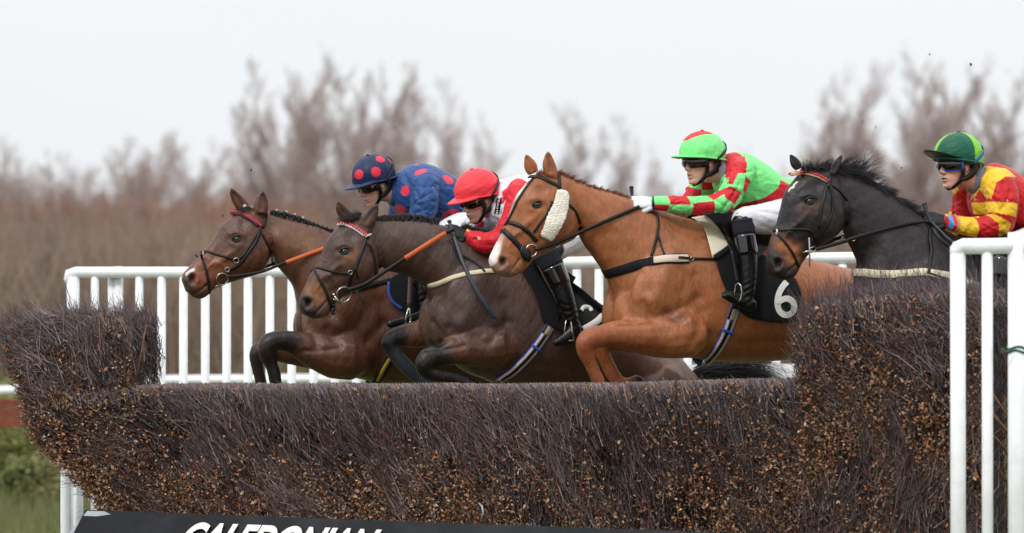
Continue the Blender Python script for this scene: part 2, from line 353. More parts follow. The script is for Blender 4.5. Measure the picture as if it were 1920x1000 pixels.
# ================================================================ white wings and rails
def rail_wing(fr, name, label, cat, posts, pales, rail, zb=-.05, thick_r=.033, caps=None):
    o = thing(name, (fr.at(rail[0][0], 600).x, fr.at(rail[0][0], 600).y, 0), label, cat)
    P = [fr.at(x, y) for x, y in rail]
    MB().tube(P, [thick_r] * len(P), seg=16, ends=True).build('top_rail', M['white'], o)
    for px, top, wd, dv in posts:
        a = fr.at(px, top, dv); b = Vector((a.x, a.y, zb)); w2 = wd / fr.sc(px, top) / 2
        MB().tube([a, (a + b) / 2, b], w2, seg=14).build('post', M['white'], o)
    for px, top, wd, dv in pales:
        a = fr.at(px, top, dv); b = Vector((a.x, a.y, zb)); w2 = wd / fr.sc(px, top) / 2
        MB().tube([a, (a + b) / 2, b], w2, seg=12).build('pale', M['white'], o)
    return o
WF = Frame(900, 4.6, -8)
pl = [(178, 516, 15, 0), (209, 514, 14, -.05), (261, 516, 15, 0), (303, 516, 16, 0), (344, 516, 16, 0), (385, 516, 16, 0), (425, 516, 16, 0), (465, 516, 16, 0), (506, 515, 16, 0), (547, 515, 16, 0), (588, 514, 16, 0), (628, 514, 16, 0), (668, 513, 16, 0), (709, 513, 16, 0), (750, 512, 16, 0)]
pl += [(791 + 41.5 * i, 511 - i * .8, 16 + i * .05, 0) for i in range(0, 21)]
rail_wing(WF, 'wing_railing', 'long white paling railing standing behind the four horses', 'railing', [(137, 520, 24, 0), (222, 500, 18, -.05)], pl,
          [(130, 524), (131, 514), (142, 511), (400, 511), (700, 507), (1000, 494), (1300, 488), (1640, 483)], thick_r=.0335)
MB_ = MB(); a, b = WF.at(195, 499, -.05), WF.at(238, 499, -.05)
# running rail
RF = Frame(900, 22, -6); o = thing('running_rail', (RF.at(300, 715).x, RF.at(300, 715).y, 0), 'low white running rail crossing behind the palings', 'rail')
MB().tube([RF.at(-300, 748), RF.at(0, 733), RF.at(300, 713), RF.at(900, 708), RF.at(1250, 704)], .042, seg=14).build('rail', M['white'], o)
for px in (-150, 450, 1100):
    a = RF.at(px, 718); MB().tube([a, (a.x, a.y, 0)], .03).build('post', M['white'], o)
# big white pipe behind the red cap rider's back
o = thing('white_end_post', (at_depth(128, 600, 2.0).x, at_depth(128, 600, 2.0).y, 0), 'round white post at the lower left under the overhanging birch twigs', 'post')
a = at_depth(124, 880, 2.0); MB().tube([a + Vector((0, 0, .25)), (a.x, a.y, -.05)], .030, seg=14).build('post', M['white'], o)
o2 = thing('white_end_post', (at_depth(148, 600, 2.15).x, at_depth(148, 600, 2.15).y, 0), 'second white post close behind the lower left one, nearer the black board', 'post')
a = at_depth(147, 880, 2.15); MB().tube([a + Vector((0, 0, .15)), (a.x, a.y, -.05)], .026, seg=14).build('post', M['white'], o2)
# near wing on the right
NF = Frame(1800, -2.2, -8)
nw = rail_wing(NF, 'near_wing_railing', 'near white wing railing at the right edge in front of the black horse', 'railing',
   [(1796, 462, 29, 0), (1908, 436, 37, -.01)], [(1851, 466, 21, 0)], [(1795, 474), (1798, 465), (1806, 462), (1850, 462), (1896, 461)], thick_r=.0365)
MB().tube([NF.at(1920, 461), NF.at(1990, 460), NF.at(2100, 459)], .0365).build('top_rail', M['white'], nw)
for px in (1965, 2025, 2085): MB().tube([NF.at(px, 462), Vector((NF.at(px, 462).x, NF.at(px, 462).y, -.05))], .027).build('pale', M['white'], nw)
gm = mat('green_twine', '#1f5a44', .6)
tw = MB()
for k in range(2):
    c = NF.at(1908, 652 + k * 7, -.01); rr = 18 / NF.sc(1908, 652) + .004
    tw.tube([c + Vector((math.cos(t) * rr, math.sin(t) * rr, .006 * math.sin(3 * t + k))) for t in np.linspace(0, 6.28, 24, endpoint=False)], .0045, seg=6, closed=True)
tw.tube([NF.at(1896, 656, .06), NF.at(1886, 660, .07), NF.at(1878, 654, .06)], .004, seg=6)
tag(tw.build('twine', gm), 'green twine tied round the thick white post at the right edge', 'twine')
# ================================================================ birch brush fence
FF = Frame(960, .25, -24)
twig_m = mat('birch_twigs', '#4a3d40', .85, spec=.12, vcol=True); leaf_m = mat('dead_leaves', '#9a7355', .85, spec=.15, vcol=True); core_m = mat('brush_shade_core', '#1a1313', .95, var=(20, .5), bump=(25, 1), bdist=.03)
def in_poly(P, poly):
    x, y = P[:, 0], P[:, 1]; c = np.zeros(len(P), bool); n = len(poly)
    for i in range(n):
        (x0, y0), (x1, y1) = poly[i], poly[i - 1]
        if y0 == y1: continue
        c ^= ((y0 > y) != (y1 > y)) & (x < (x1 - x0) * (y - y0) / (y1 - y0) + x0)
    return c
# local coordinate of the fence plane: s to the left, z up
def fl(px, py, v=0.0): return FF.loc(FF.at(px, py, v))[0]
def brush(poly, thick, ntw, nlf, lean, leafd, name, label, seed, root_low=True, top_len=1.0, wild=.30, v0=0.0):
    """poly in photo pixels of the front face; twigs fill its volume with depth thick"""
    q = np.array([fl(x, y, v0)[[0, 2]] for x, y in poly]); lo, hi = q.min(0), q.max(0)
    base = FF.wor([[q[:, 0].mean(), v0 - thick / 2, 0]])[0]
    root = thing(name, base, label, 'fence')
    def sample(n, dep):
        S = np.zeros((0, 2))
        while len(S) < n:
            c = lo + (hi - lo) * RNG.random((n * 2, 2)); S = np.concatenate([S, c[in_poly(c, q)]])
        S = S[:n]; return np.stack([S[:, 0], v0 - thick * dep(n), S[:, 1]], 1)
    dep = lambda n: np.where(RNG.random(n) < .78, RNG.random(n) ** 2 * .35, np.where(RNG.random(n) < .7, RNG.random(n), 1 - RNG.random(n) * .1))
    A = sample(ntw, dep)
    # the brush is packed in tufts: between them are dark gaps
    def tuft(Q_): 
        th = float(np.mean(lean(Q_))); c_, s_ = math.cos(th), math.sin(th); al = Q_[:, 0] * s_ + Q_[:, 2] * c_; pe = Q_[:, 0] * c_ - Q_[:, 2] * s_
        return noise2(pe, al * .34, 13, seed + 31) + .5 * noise2(Q_[:, 0], Q_[:, 2], 9, seed + 37)
    tf = tuft(A); keep = (tf > -.45) | (RNG.random(len(A)) < .28) | (A[:, 1] < v0 - thick * .3); A = A[keep]; tf = tf[keep]; ntw = len(A)
    # lean angle field (radians from vertical, + = tip to the left)
    ang = lean(A) + RNG.normal(0, wild, ntw) + .3 * noise2(A[:, 0] * 1.0, A[:, 2], 2.3, seed)
    big = RNG.random(ntw) < .12
    ln = RNG.uniform(.06, .19, ntw) * np.where(big, 1.7, 1)
    out_ = RNG.normal(.05, .24, ntw)
    d = np.stack([np.sin(ang), out_, np.cos(ang)], 1); d /= np.linalg.norm(d, axis=1, keepdims=True)
    A[:, 1] += noise2(A[:, 0] + .6 * A[:, 2], A[:, 2], 4.5, seed + 9) * .016 - .012 + np.clip(tf, -1.2, 1) * .022
    P0 = A - d * ln[:, None] * .5; P1 = A + d * ln[:, None] * .5
    # clip tips to the trimmed outline (tips may poke out a little)
    tip = in_poly(P1[:, [0, 2]], q); over = RNG.random(ntw) * .35 * top_len
    P1 = np.where(tip[:, None], P1, A + d * (ln * over)[:, None])
    bot = in_poly(P0[:, [0, 2]], q); P0 = np.where(bot[:, None], P0, A - d * (ln * .15)[:, None])
    P1[:, 1] = np.clip(P1[:, 1], v0 - thick * 1.05, v0 + .05); P0[:, 1] = np.clip(P0[:, 1], v0 - thick, v0 + .02)
    r0 = np.where(big, RNG.uniform(.0020, .0036, ntw), RNG.uniform(.0009, .0019, ntw))
    t = RNG.random((ntw, 1)); g = np.clip(noise2(A[:, 0], A[:, 2], 3., seed + 2) * .3 + .5, 0, 1)[:, None]
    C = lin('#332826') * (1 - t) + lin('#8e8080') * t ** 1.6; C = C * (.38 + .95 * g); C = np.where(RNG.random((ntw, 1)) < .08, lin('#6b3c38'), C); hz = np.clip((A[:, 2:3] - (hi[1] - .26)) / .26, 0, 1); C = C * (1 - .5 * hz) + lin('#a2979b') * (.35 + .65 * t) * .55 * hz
    C = np.where(RNG.random((ntw, 1)) < .03, lin('#a5948e'), C)
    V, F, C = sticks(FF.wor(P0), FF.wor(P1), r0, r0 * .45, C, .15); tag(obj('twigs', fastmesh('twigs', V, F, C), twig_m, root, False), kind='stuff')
    # dead leaves, in drifts
    A = sample(nlf * 4, lambda n: RNG.random(n) ** 2.5 * .25); keep = RNG.random(len(A)) < np.clip(leafd(A) * np.clip((.50 + .5 * noise2(A[:, 0], A[:, 2], 3.6, seed + 5)), .03, 1.6), 0, 1); A = A[keep]; A = A[(tuft(A) > -.5) | (RNG.random(len(A)) < .3)][:nlf]; A[:, 1] += .012; n = len(A)
    s = RNG.uniform(.0030, .0078, n)[:, None] * np.where(RNG.random(n) < .2, 1.6, 1)[:, None]; a = RNG.normal(size=(n, 3)); a /= np.linalg.norm(a, axis=1, keepdims=True)
    b = np.cross(a, RNG.normal(size=(n, 3))); b /= np.linalg.norm(b, axis=1, keepdims=True); c = np.cross(a, b)
    W = FF.wor(A); V = np.stack([W - a * s * 1.3, W + b * s * .8 + c * s * .3, W + a * s * 1.3, W - b * s * .8 + c * s * .3], 1).reshape(-1, 3)
    k = np.arange(n)[:, None] * 4; F = np.concatenate([k + [0, 1, 2], k + [0, 2, 3]])
    t = RNG.random((n, 1)); C = lin('#6e503c') * (1 - t) + lin('#c2a184') * t ** 1.4; C = np.where(RNG.random((n, 1)) < .15, lin('#a8683f'), C); C = np.where(RNG.random((n, 1)) < .32, lin('#54392c'), C)
    tag(obj('leaves', fastmesh('leaves', V, F, np.repeat(C, 4, 0)), leaf_m, root, False), kind='stuff')
    return root, q
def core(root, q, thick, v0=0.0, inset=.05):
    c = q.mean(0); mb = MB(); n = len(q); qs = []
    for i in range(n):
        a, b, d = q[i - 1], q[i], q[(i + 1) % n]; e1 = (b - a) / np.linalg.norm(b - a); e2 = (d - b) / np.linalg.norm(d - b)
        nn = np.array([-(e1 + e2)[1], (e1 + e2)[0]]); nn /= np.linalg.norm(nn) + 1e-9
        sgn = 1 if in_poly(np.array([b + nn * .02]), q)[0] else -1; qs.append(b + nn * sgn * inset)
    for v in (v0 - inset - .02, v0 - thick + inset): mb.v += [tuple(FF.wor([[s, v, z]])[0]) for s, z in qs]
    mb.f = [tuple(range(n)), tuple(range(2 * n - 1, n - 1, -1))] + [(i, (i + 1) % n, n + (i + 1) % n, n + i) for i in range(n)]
    mb.build('shade_core', core_m, root, False, fix=True)  # near-black solid filler, its colour standing for shade deep between the twigs
sA = fl(200, 800)[0]; sB = fl(1500, 800)[0]
def lean_main(A):
    u = np.clip((sA - A[:, 0]) / (sA - sB), 0, 1); return np.interp(u, [0, .08, .3, .6, 1], [.95, .75, .72, .6, .5])
def leaf_main(A):
    zt = (A[:, 2] - .72) / .68; return np.interp(zt, [0, .35, .7, 1], [1.3, .85, .42, .34])
main = [(28, 760), (100, 738), (180, 728), (300, 724), (520, 727), (800, 727), (1100, 724), (1300, 718), (1500, 712), (1500, 1015), (1200, 1000), (700, 975), (190, 962), (110, 880), (50, 820)]
rt, q = brush(main, .42, 100000, 40000, lean_main, leaf_main, 'brush_fence', 'long low middle stretch of the dark birch brush fence under the horses', 3, top_len=.5); core(rt, q, .42)
# trimmed top: short upright stubs seen end on
def top_stubs(root, x0, x1, ytop, thick, n, v0=0.0):
    px = RNG.uniform(x0, x1, n); v = v0 - thick * RNG.random(n); s = np.zeros(n); z = np.zeros(n)
    g = np.linspace(x0, x1, 40); gs = np.array([fl(x, ytop(x), v0) for x in g])
    s = np.interp(px, g, gs[:, 0]); z = np.interp(px, g, gs[:, 2]) + noise2(s, v, 4, 2) * .006
    L0 = np.stack([s, v, z - RNG.uniform(.015, .10, n) ** 1.0], 1); L1 = np.stack([s + RNG.normal(.02, .015, n), v + RNG.normal(0, .01, n), z + RNG.uniform(-.012, .012, n)], 1)
    t = RNG.random((n, 1)); C = lin('#54464a') * (1 - t) + lin('#a3979a') * t; C = np.where(RNG.random((n, 1)) < .08, lin('#c39b74'), C)
    V, F, C = sticks(FF.wor(L0), FF.wor(L1), np.full(n, .0020), np.full(n, .0017), C); tag(obj('trimmed_tips', fastmesh('trimmed_tips', V, F, C), twig_m, root, False), kind='stuff')
top_stubs(rt, 60, 1500, lambda x: np.interp(x, [60, 180, 300, 520, 800, 1100, 1300, 1500], [742, 728, 723, 725, 725, 722, 716, 710]), .42, 22000)
left = [(6, 660), (8, 628), (30, 603), (110, 590), (215, 586), (243, 598), (247, 724), (180, 730), (90, 742), (35, 765), (18, 700)]
rt2, q = brush(left, .34, 26000, 3600, lambda A: np.interp(A[:, 0], [fl(290, 650)[0], fl(200, 650)[0], fl(0, 650)[0]], [.1, .35, .75]), lambda A: .6 + 0 * A[:, 0], 'raised_brush_end', 'raised left end of the birch brush fence, bushy block of purple twigs', 13, v0=.0, wild=.45, top_len=1.6); core(rt2, q, .34, 0, .10)
top_stubs(rt2, 5, 240, lambda x: np.interp(x, [5, 110, 215, 243], [612, 590, 586, 598]), .34, 4500, 0)
right = [(1488, 705), (1486, 640), (1500, 592), (1540, 572), (1600, 560), (1700, 550), (1840, 546), (1845, 1030), (1500, 1018), (1496, 712)]
rt3, q = brush(right, .46, 50000, 18000, lambda A: .12 + .35 * np.sin(A[:, 2] * 5 + A[:, 0] * 3), lambda A: np.interp(A[:, 2], [.7, 1.2, 1.9], [.9, .9, .3]), 'raised_brush_end', 'raised right end of the birch brush fence, below the black horse', 23, v0=.10, wild=.42, top_len=2.2); core(rt3, q, .46, .10)
top_stubs(rt3, 1500, 1838, lambda x: np.interp(x, [1500, 1540, 1600, 1840], [592, 572, 560, 546]), .46, 5000, .1)
# fine wispy tops on the outline
def wisps(root, pts, n, v0, thick, L_=.12, lean=.2, name='wispy_tips'):
    P = np.array([fl(x, y, v0) for x, y in pts]); u = RNG.uniform(0, len(P) - 1, n); i = u.astype(int); f = (u - i)[:, None]
    A = P[i] * (1 - f) + P[np.minimum(i + 1, len(P) - 1)] * f; A[:, 1] = v0 - thick * RNG.random(n)
    ang = RNG.normal(lean, .4, n); ln = L_ * RNG.random(n) ** 2 + .03; d = np.stack([np.sin(ang), RNG.normal(0, .15, n), np.cos(ang)], 1)
    V, F, C = sticks(FF.wor(A - d * .05), FF.wor(A + d * ln[:, None]), np.full(n, .0014), np.full(n, .0005), lin('#5d4b50') * (.5 + RNG.random((n, 1))), .12)
    tag(obj(name, fastmesh(name, V, F, C), twig_m, root, False), kind='stuff')
wisps(rt3, [(1490, 640), (1502, 592), (1540, 572), (1600, 560), (1700, 550), (1840, 546)], 1500, .1, .46, .17, .1)
wisps(rt2, [(4, 690), (0, 640), (2, 612), (20, 600), (110, 590), (215, 586), (243, 598)], 1100, 0, .34, .1, .5)
wisps(rt, [(28, 760), (50, 820), (110, 880), (180, 955)], 500, 0, .4, .16, 1.4, 'side_tips')
# a few thick cut sticks
sm = mat('cut_sticks', '#6b4536', .7, var=(30, .3))
t = thing('broken_branches', FF.at(1880, 1000, .1), 'broken brown branches poking out between the near white posts', 'branch')
for a, b, rr in (((1845, 800), (1896, 850), .008), ((1856, 770), (1905, 830), .009), ((1840, 835), (1890, 905), .006), ((1862, 740), (1900, 800), .006)):
    p0, p1 = FF.at(a[0], a[1], .1), FF.at(b[0] + 10, b[1] + 20, -.1); MB().tube([p0, (p0 + p1) / 2 + Vector((0, 0, .01)), p1], [rr, rr * .9, rr * .7], seg=7).build('branch', sm, t)

for a, b, rr in (((262, 618), (276, 610), .004), ((255, 715), (274, 612), .005), ((186, 600), (190, 700), .003), ((134, 768), (152, 782), .006), ((700, 905), (722, 925), .005)):
    MB().tube([FF.at(*a, .03), FF.at(*b, .04)], [rr, rr * .7], seg=6).build('branch', sm, rt2)
# grey cable clip
tag(MB().tube([FF.at(902, 975, .06), FF.at(906, 962, .09), FF.at(904, 950, .08), FF.at(898, 944, .04)], .005, seg=8).build('bent_wire', mat('grey_wire', '#9aa0a6', .4)), 'bent grey wire sticking up above the black board below the brush', 'wire')
# take-off board with lettering
bm_ = mat('black_board', '#0c0e13', .5, spec=.22, var=(3, .25), bump=(30, .15), var2=(5, '#23272f', .6))
bt = [(160, 956), (1990, 1022)]
bd = thing('takeoff_board', FF.at(700, 1000, .1), 'black sloping board with white slanted lettering along the foot of the brush fence', 'board')
V = []; F = []
for x, y in bt:
    p = FF.at(x, y, .06); q2 = FF.loc(p)[0]; xs = 1
    for (dv, dz) in ((0, 0), (.25, -.62), (.22, -.64), (-.03, -.01)): V.append(tuple(FF.wor([[q2[0] + (.22 if x == 160 else 0) * (dv > .1), q2[1] + dv, max(q2[2] + dz, .02)]])[0]))
for i in range(len(bt) - 1):
    for j in range(4): k = (j + 1) % 4; F.append((i * 4 + j, i * 4 + k, i * 4 + 4 + k, i * 4 + 4 + j))
F += [(3, 2, 1, 0), tuple((len(bt) - 1) * 4 + k for k in range(4))]
MB().add(V, F).build('panel', bm_, bd, False, fix=True)
mb = MB(); gp = mat('grey_reflection', '#aab0b8', .45, var=(5, .2))
c0, c1, c2, c3 = [FF.at(*p, .068) for p in ((164, 958), (196, 959), (250, 985), (262, 1000))]
e_ = FF.at(126, 1003, .09)
mb.add([c0, c1, c2, c3, e_], [(0, 1, 2, 3, 4)]).build('end_reflection', gp, bd, False)  # pale patch painted as the reflection on the board's glossy left end
def text_mesh(s, size=1.0, shear=0.0, extrude=0.0, bold=0.0, spacing=1.0):
    cu = bpy.data.curves.new('t', 'FONT'); cu.body = s; cu.size = size; cu.shear = shear; cu.offset = bold; cu.extrude = extrude; cu.space_character = spacing; cu.align_x = 'LEFT'
    to = bpy.data.objects.new('t', cu); COL.objects.link(to); dg = bpy.context.evaluated_depsgraph_get(); me = bpy.data.meshes.new_from_object(to.evaluated_get(dg)); bpy.data.objects.remove(to)
    V = np.zeros(len(me.vertices) * 3, np.float32); me.vertices.foreach_get('co', V); return me, V.reshape(-1, 3)
me, V = text_mesh('CALEDONIAN', 1, .55, .0, .035, 1.0); wdt = V[:, 0].max() - V[:, 0].min(); V[:, 0] -= V[:, 0].min(); hgt = V[:, 1].max()
a, b = FF.loc(FF.at(352, 963, .06))[0], FF.loc(FF.at(722, 977, .06))[0]
un = (b - a) / wdt; sv = .16 / hgt
dn = np.array([0, .25, -.62]); dn /= np.linalg.norm(dn)
Q = a + np.array([0, .024, -.045]) + V[:, :1] * un + (hgt - V[:, 1:2]) * sv * dn + np.array([0, .012, .004]); me.vertices.foreach_set('co', FF.wor(Q).astype(np.float32).ravel())
obj('lettering', me, M['num'], bd, False)
mb = MB(); gold = mat('gold_print', '#b07840', .6)
for k in range(9):                                  # upper arc of the round gold emblem
    t_ = R(150 - k * 15); cx, cy = 236, 1012
    p0 = FF.at(cx + 20 * math.cos(t_), cy - 19 * math.sin(t_), .078); p1 = FF.at(cx + 27 * math.cos(t_ - .05), cy - 25 * math.sin(t_ - .05), .078); mb.tube([p0, p1], .006, seg=4)
mb.build('emblem', gold, bd)
# white barrier with pale posts seen under the chestnut's belly
t = thing('white_barrier', at_depth(1400, 600, 9), 'blurred white barrier with pale wooden posts seen under the chestnut horse', 'barrier')
a, b = at_depth(1290, 690, 9), at_depth(1520, 690, 9); MB().box(((a + b) / 2)[:2] + (.7,), ((b.x - a.x) / 2, 0, 0), (0, .03, 0), (0, 0, .7 + .05)).build('panel', mat('white_sheet', '#eef2f6', .6, var=(6, .15)), t, False)
for px in (1322, 1400): a = at_depth(px, 690, 8.85); MB().box((a.x, a.y, .8), (.036, 0, 0), (0, .03, 0), (0, 0, .8)).build('post', mat('pale_post', '#a8a47c', .8, var=(8, .2)), t, False)
# flying clods
cm = mat('turf_clod', '#332b26', .95, bump=(60, 1))
for k, (px, py, s) in enumerate((a_, b_, c_ * .7) for a_, b_, c_ in [(1743, 102, .006), (1820, 121, .008), (1642, 238, .005), (471, 319, .006), (613, 337, .004), (418, 405, .006), (1848, 240, .004), (1617, 228, .005), (740, 240, .004), (1690, 315, .005)]):
    c = at_depth(px, py, 1.5 if k % 2 else 3); m_ = MB(); m_.ball(c, [(s, 0, 0), (0, s, 0), (0, 0, s * 1.4)], 7, 5); m_.v = [tuple(Vector(v) + Vector((random.gauss(0, s * .2), 0, random.gauss(0, s * .3)))) for v in m_.v]
    tag(m_.build('turf_clod', cm, smooth=False), 'tiny dark clod of turf flying in the air above the horses', 'clod', 'flying clods of turf')
# ================================================================ solid bodies: lofts -> voxel skin -> carved
def loft_tb(mb, fr, secs, n=56, egg=.0, p=1.0, v=0.0):
    """sections = (top px, top py, bottom px, bottom py, half width m[, egg])"""
    rr = []
    for s in secs:
        T = fr.at(s[0], s[1], v); B = fr.at(s[2], s[3], v); hw = s[4]; eg = s[5] if len(s) > 5 else egg
        c = (T + B) / 2; u = (T - B) / 2; ring = []
        for j in range(n):
            a = 2 * math.pi * j / n; ca, sa = math.cos(a), math.sin(a)
            ww = hw * (1 - eg * ca); sgn = 1 if sa >= 0 else -1
            ring.append(c + u * ca + fr.n * (ww * sgn * abs(sa) ** p))
        rr.append(ring)
    mb.rings(rr)
def smooth_path(P, k=3):
    """Catmull-Rom refine rows of numbers"""
    P = np.array(P, float); out = []
    for i in range(len(P) - 1):
        a, b, c, d = P[max(i - 1, 0)], P[i], P[i + 1], P[min(i + 2, len(P) - 1)]
        for j in range(k):
            t = j / k; out.append(.5 * ((2 * b) + (c - a) * t + (2 * a - 5 * b + 4 * c - d) * t * t + (3 * b - a - 3 * c + d) * t ** 3))
    out.append(P[-1]); return np.array(out)
def limb(mb, fr, pts, flat=.85, seg=14, mirror=False, dm=0.0):
    """pts = (px, py, v, radius px)"""
    q = smooth_path(pts, 3); P = [fr.at(*x[:3]) for x in q]; rad = [x[3] / fr.sc(x[0], x[1], x[2]) + dm for x in q]
    if mirror: P = [fr.mir(p) for p in P]
    mb.tube(P, rad, ref=fr.n, flat=flat, seg=seg, ends=True); return P
def remesh(mb, voxel, iters=8, fac=.5, name='body'):
    me = mb.mesh('tmp'); bm = bmesh.new(); bm.from_mesh(me)
    # each closed shell faces outwards
    bmesh.ops.recalc_face_normals(bm, faces=bm.faces); bm.to_mesh(me); bm.free()
    o = bpy.data.objects.new('tmp', me); COL.objects.link(o)
    r_ = o.modifiers.new('r', 'REMESH'); r_.mode = 'VOXEL'; r_.voxel_size = voxel
    if iters: s_ = o.modifiers.new('s', 'SMOOTH'); s_.factor = fac; s_.iterations = iters
    dg = bpy.context.evaluated_depsgraph_get(); dg.update(); out = bpy.data.meshes.new_from_object(o.evaluated_get(dg)); out.name = name
    bpy.data.objects.remove(o); bpy.data.meshes.remove(me); return out
def get_v(me):
    V = np.zeros(len(me.vertices) * 3, np.float32); me.vertices.foreach_get('co', V); return V.reshape(-1, 3).astype(float)
def get_n(me):
    V = np.zeros(len(me.vertices) * 3, np.float32); me.vertex_normals.foreach_get('vector', V); return V.reshape(-1, 3).astype(float)
def set_v(me, V): me.vertices.foreach_set('co', V.astype(np.float32).ravel()); me.update()
def bvh_of(me):
    V = [v.co.copy() for v in me.vertices]; return BVHTree.FromPolygons(V, [tuple(p.vertices) for p in me.polygons])
def cast(bv, px, py, fr=None, v=0.0):
    d = ray(px, py).normalized(); h = bv.ray_cast(CAM, d)
    if h[0] is None: return (fr.at(px, py, v), fr.n.copy()) if fr else (None, None)
    n = h[1]; return h[0], (n if n.dot(d) < 0 else -n)
def seg_d(P, a, b):
    ab = b - a; t = np.clip(((P - a) @ ab) / (ab @ ab + 1e-12), 0, 1)[:, None]; return np.linalg.norm(P - (a + t * ab), axis=1)
class Body:
    """a voxel skin with both-sided carving and painting, addressed through the visible side"""
    def __init__(s, me, fr, col): s.me = me; s.fr = fr; s.refresh(); s.bv = bvh_of(me); s.C = np.tile(lin(col), (len(s.V), 1)); s.H = {}
    def refresh(s): s.V = get_v(s.me); s.Q = s.fr.loc(s.V); s.QA = s.Q.copy(); s.QA[:, 1] = abs(s.QA[:, 1])
    def hit(s, px, py, v=.06):
        k = (px, py)
        if k not in s.H: s.H[k] = cast(s.bv, px, py, s.fr, v)
        return s.H[k]
    def _w(s, pts, r, side, hard=0.0):
        L_ = [s.fr.loc(s.hit(px, py)[0])[0] for px, py in pts]; P = s.Q if side else s.QA
        if not side:
            for l in L_: l[1] = abs(l[1])
        rm = r / s.fr.sc(*pts[0])
        lo = np.min(L_, 0) - rm * 3; hi = np.max(L_, 0) + rm * 3; m = np.all((P > lo) & (P < hi), 1); idx = np.nonzero(m)[0]
        if len(L_) == 1: d = np.linalg.norm(P[idx] - L_[0], axis=1)
        else: d = np.min([seg_d(P[idx], L_[i], L_[i + 1]) for i in range(len(L_) - 1)], 0)
        x = d / rm; w_ = np.exp(-x * x) if not hard else np.clip((1.0 - x) / (1 - hard) , 0, 1)
        return idx, w_
    def carve(s, pts, r, amt, side=0):
        if not isinstance(pts, list): pts = [pts]
        idx, w_ = s._w(pts, r, side); nrm = get_n(s.me) if not hasattr(s, 'N') else s.N
        s.N = nrm; s.V[idx] += nrm[idx] * (w_ * amt)[:, None]
    def commit(s): set_v(s.me, s.V); s.N = get_n(s.me)
    def paint(s, pts, r, col, op=1.0, side=0, hard=0.0):
        if not isinstance(pts, list): pts = [pts]
        idx, w_ = s._w(pts, r, side, hard); w_ = (w_ * op)[:, None]; s.C[idx] = s.C[idx] * (1 - w_) + lin(col) * w_
    def paint_poly(s, poly, col, v=.1, soft=0, side=0):
        q = np.array([s.fr.loc(s.fr.at(x, y, v))[0][[0, 2]] for x, y in poly]); m = in_poly(s.Q[:, [0, 2]], q)
        if side > 0: m &= s.Q[:, 1] > 0
        s.C[m] = lin(col)
    def finish(s, name, mat_, parent, mottle=.06):
        n = noise2(s.Q[:, 0] + s.Q[:, 1], s.Q[:, 2] - .6 * s.Q[:, 1], 9, 3)[:, None]; s.C *= (1 + mottle * np.clip(n, -1.5, 1.5)); set_v(s.me, s.V)
        if hasattr(s, 'decim'): pass
        set_col(s.me, s.C); return obj(name, s.me, mat_, parent)
    # ---- tack lying on the body
    def path(s, pts, step=4.0, v=.06, smooth=2, both=False):
        P = []; Nn = []
        for i in range(len(pts) - 1):
            a, b = np.array(pts[i], float), np.array(pts[i + 1], float); m = max(1, int(np.linalg.norm(b - a) / step))
            for j in range(m + (i == len(pts) - 2)):
                q = a + (b - a) * j / m; p, n = cast(s.bv, q[0], q[1], s.fr, v); P.append(p); Nn.append(n)
        if both:                                    # carry on over the front line to the far side
            P = P + [s.fr.mir(p) for p in P[::-1]]
            Nn = Nn + [Vector(n - s.fr.n * 2 * n.dot(s.fr.n)) for n in Nn[::-1]]
        for _ in range(smooth):
            P = [P[0]] + [(P[i - 1] + P[i] * 2 + P[i + 1]) / 4 for i in range(1, len(P) - 1)] + [P[-1]]
            Nn = [Nn[0]] + [((Nn[i - 1] + Nn[i] * 2 + Nn[i + 1])).normalized() for i in range(1, len(Nn) - 1)] + [Nn[-1]]
        return P, Nn
    def strap(s, pts, width, name, mat_, parent, lift=.004, th=.0035, both=False, v=.06, mirror=False, mb=None):
        P, Nn = s.path(pts, v=v, both=both)
        m_ = mb or MB(); ribbon(m_, P, Nn, width, lift, th)
        if mirror: ribbon(m_, [s.fr.mir(p) for p in P], [Vector(n - s.fr.n * 2 * n.dot(s.fr.n)) for n in Nn], width, lift, th)
        if mb is None: return m_.build(name, mat_, parent, fix=True)
def ribbon(mb, P, Nn, width, lift=.004, th=.0035, col=None):
    rr = []; m = len(P); W_ = width if hasattr(width, '__len__') else [width] * m
    for i in range(m):
        t = (P[min(i + 1, m - 1)] - P[max(i - 1, 0)]).normalized(); n = Nn[i]; n = (n - t * n.dot(t)); n = n.normalized() if n.length > 1e-5 else Vector((0, -1, 0)); sd = t.cross(n)
        wv = W_[min(i, len(W_) - 1)] / 2; c = P[i] + n * lift
        rr.append([c + sd * wv * .9 + n * th, c + sd * wv, c + sd * wv * .9 - n * th, c - sd * wv * .9 - n * th, c - sd * wv, c - sd * wv * .9 + n * th])
    mb.rings(rr, col=col)
def torus(mb, c, nrm, R_, r_, seg=22, sx=1.0, col=None):
    n = Vector(nrm).normalized(); a = n.cross(Vector((0, 0, 1))).normalized(); b = n.cross(a)
    mb.tube([Vector(c) + a * (R_ * math.cos(t) * sx) + b * (R_ * math.sin(t)) for t in np.linspace(0, 2 * math.pi, seg, endpoint=False)], r_, seg=7, closed=True, col=col)
def free_strap(fr, pts, width, mat_, name, parent, sag=0, up=None, th=.003, mb=None, refine=4):
    """flat strap through the air; pts = (px, py, v)"""
    q = smooth_path(pts, refine); P = [fr.at(*x) for x in q]; m_ = mb or MB(); ribbon(m_, P, [fr.n.copy() if up is None else Vector(up)] * len(P), width, 0, th)
    if mb is None: return m_.build(name, mat_, parent, fix=True)

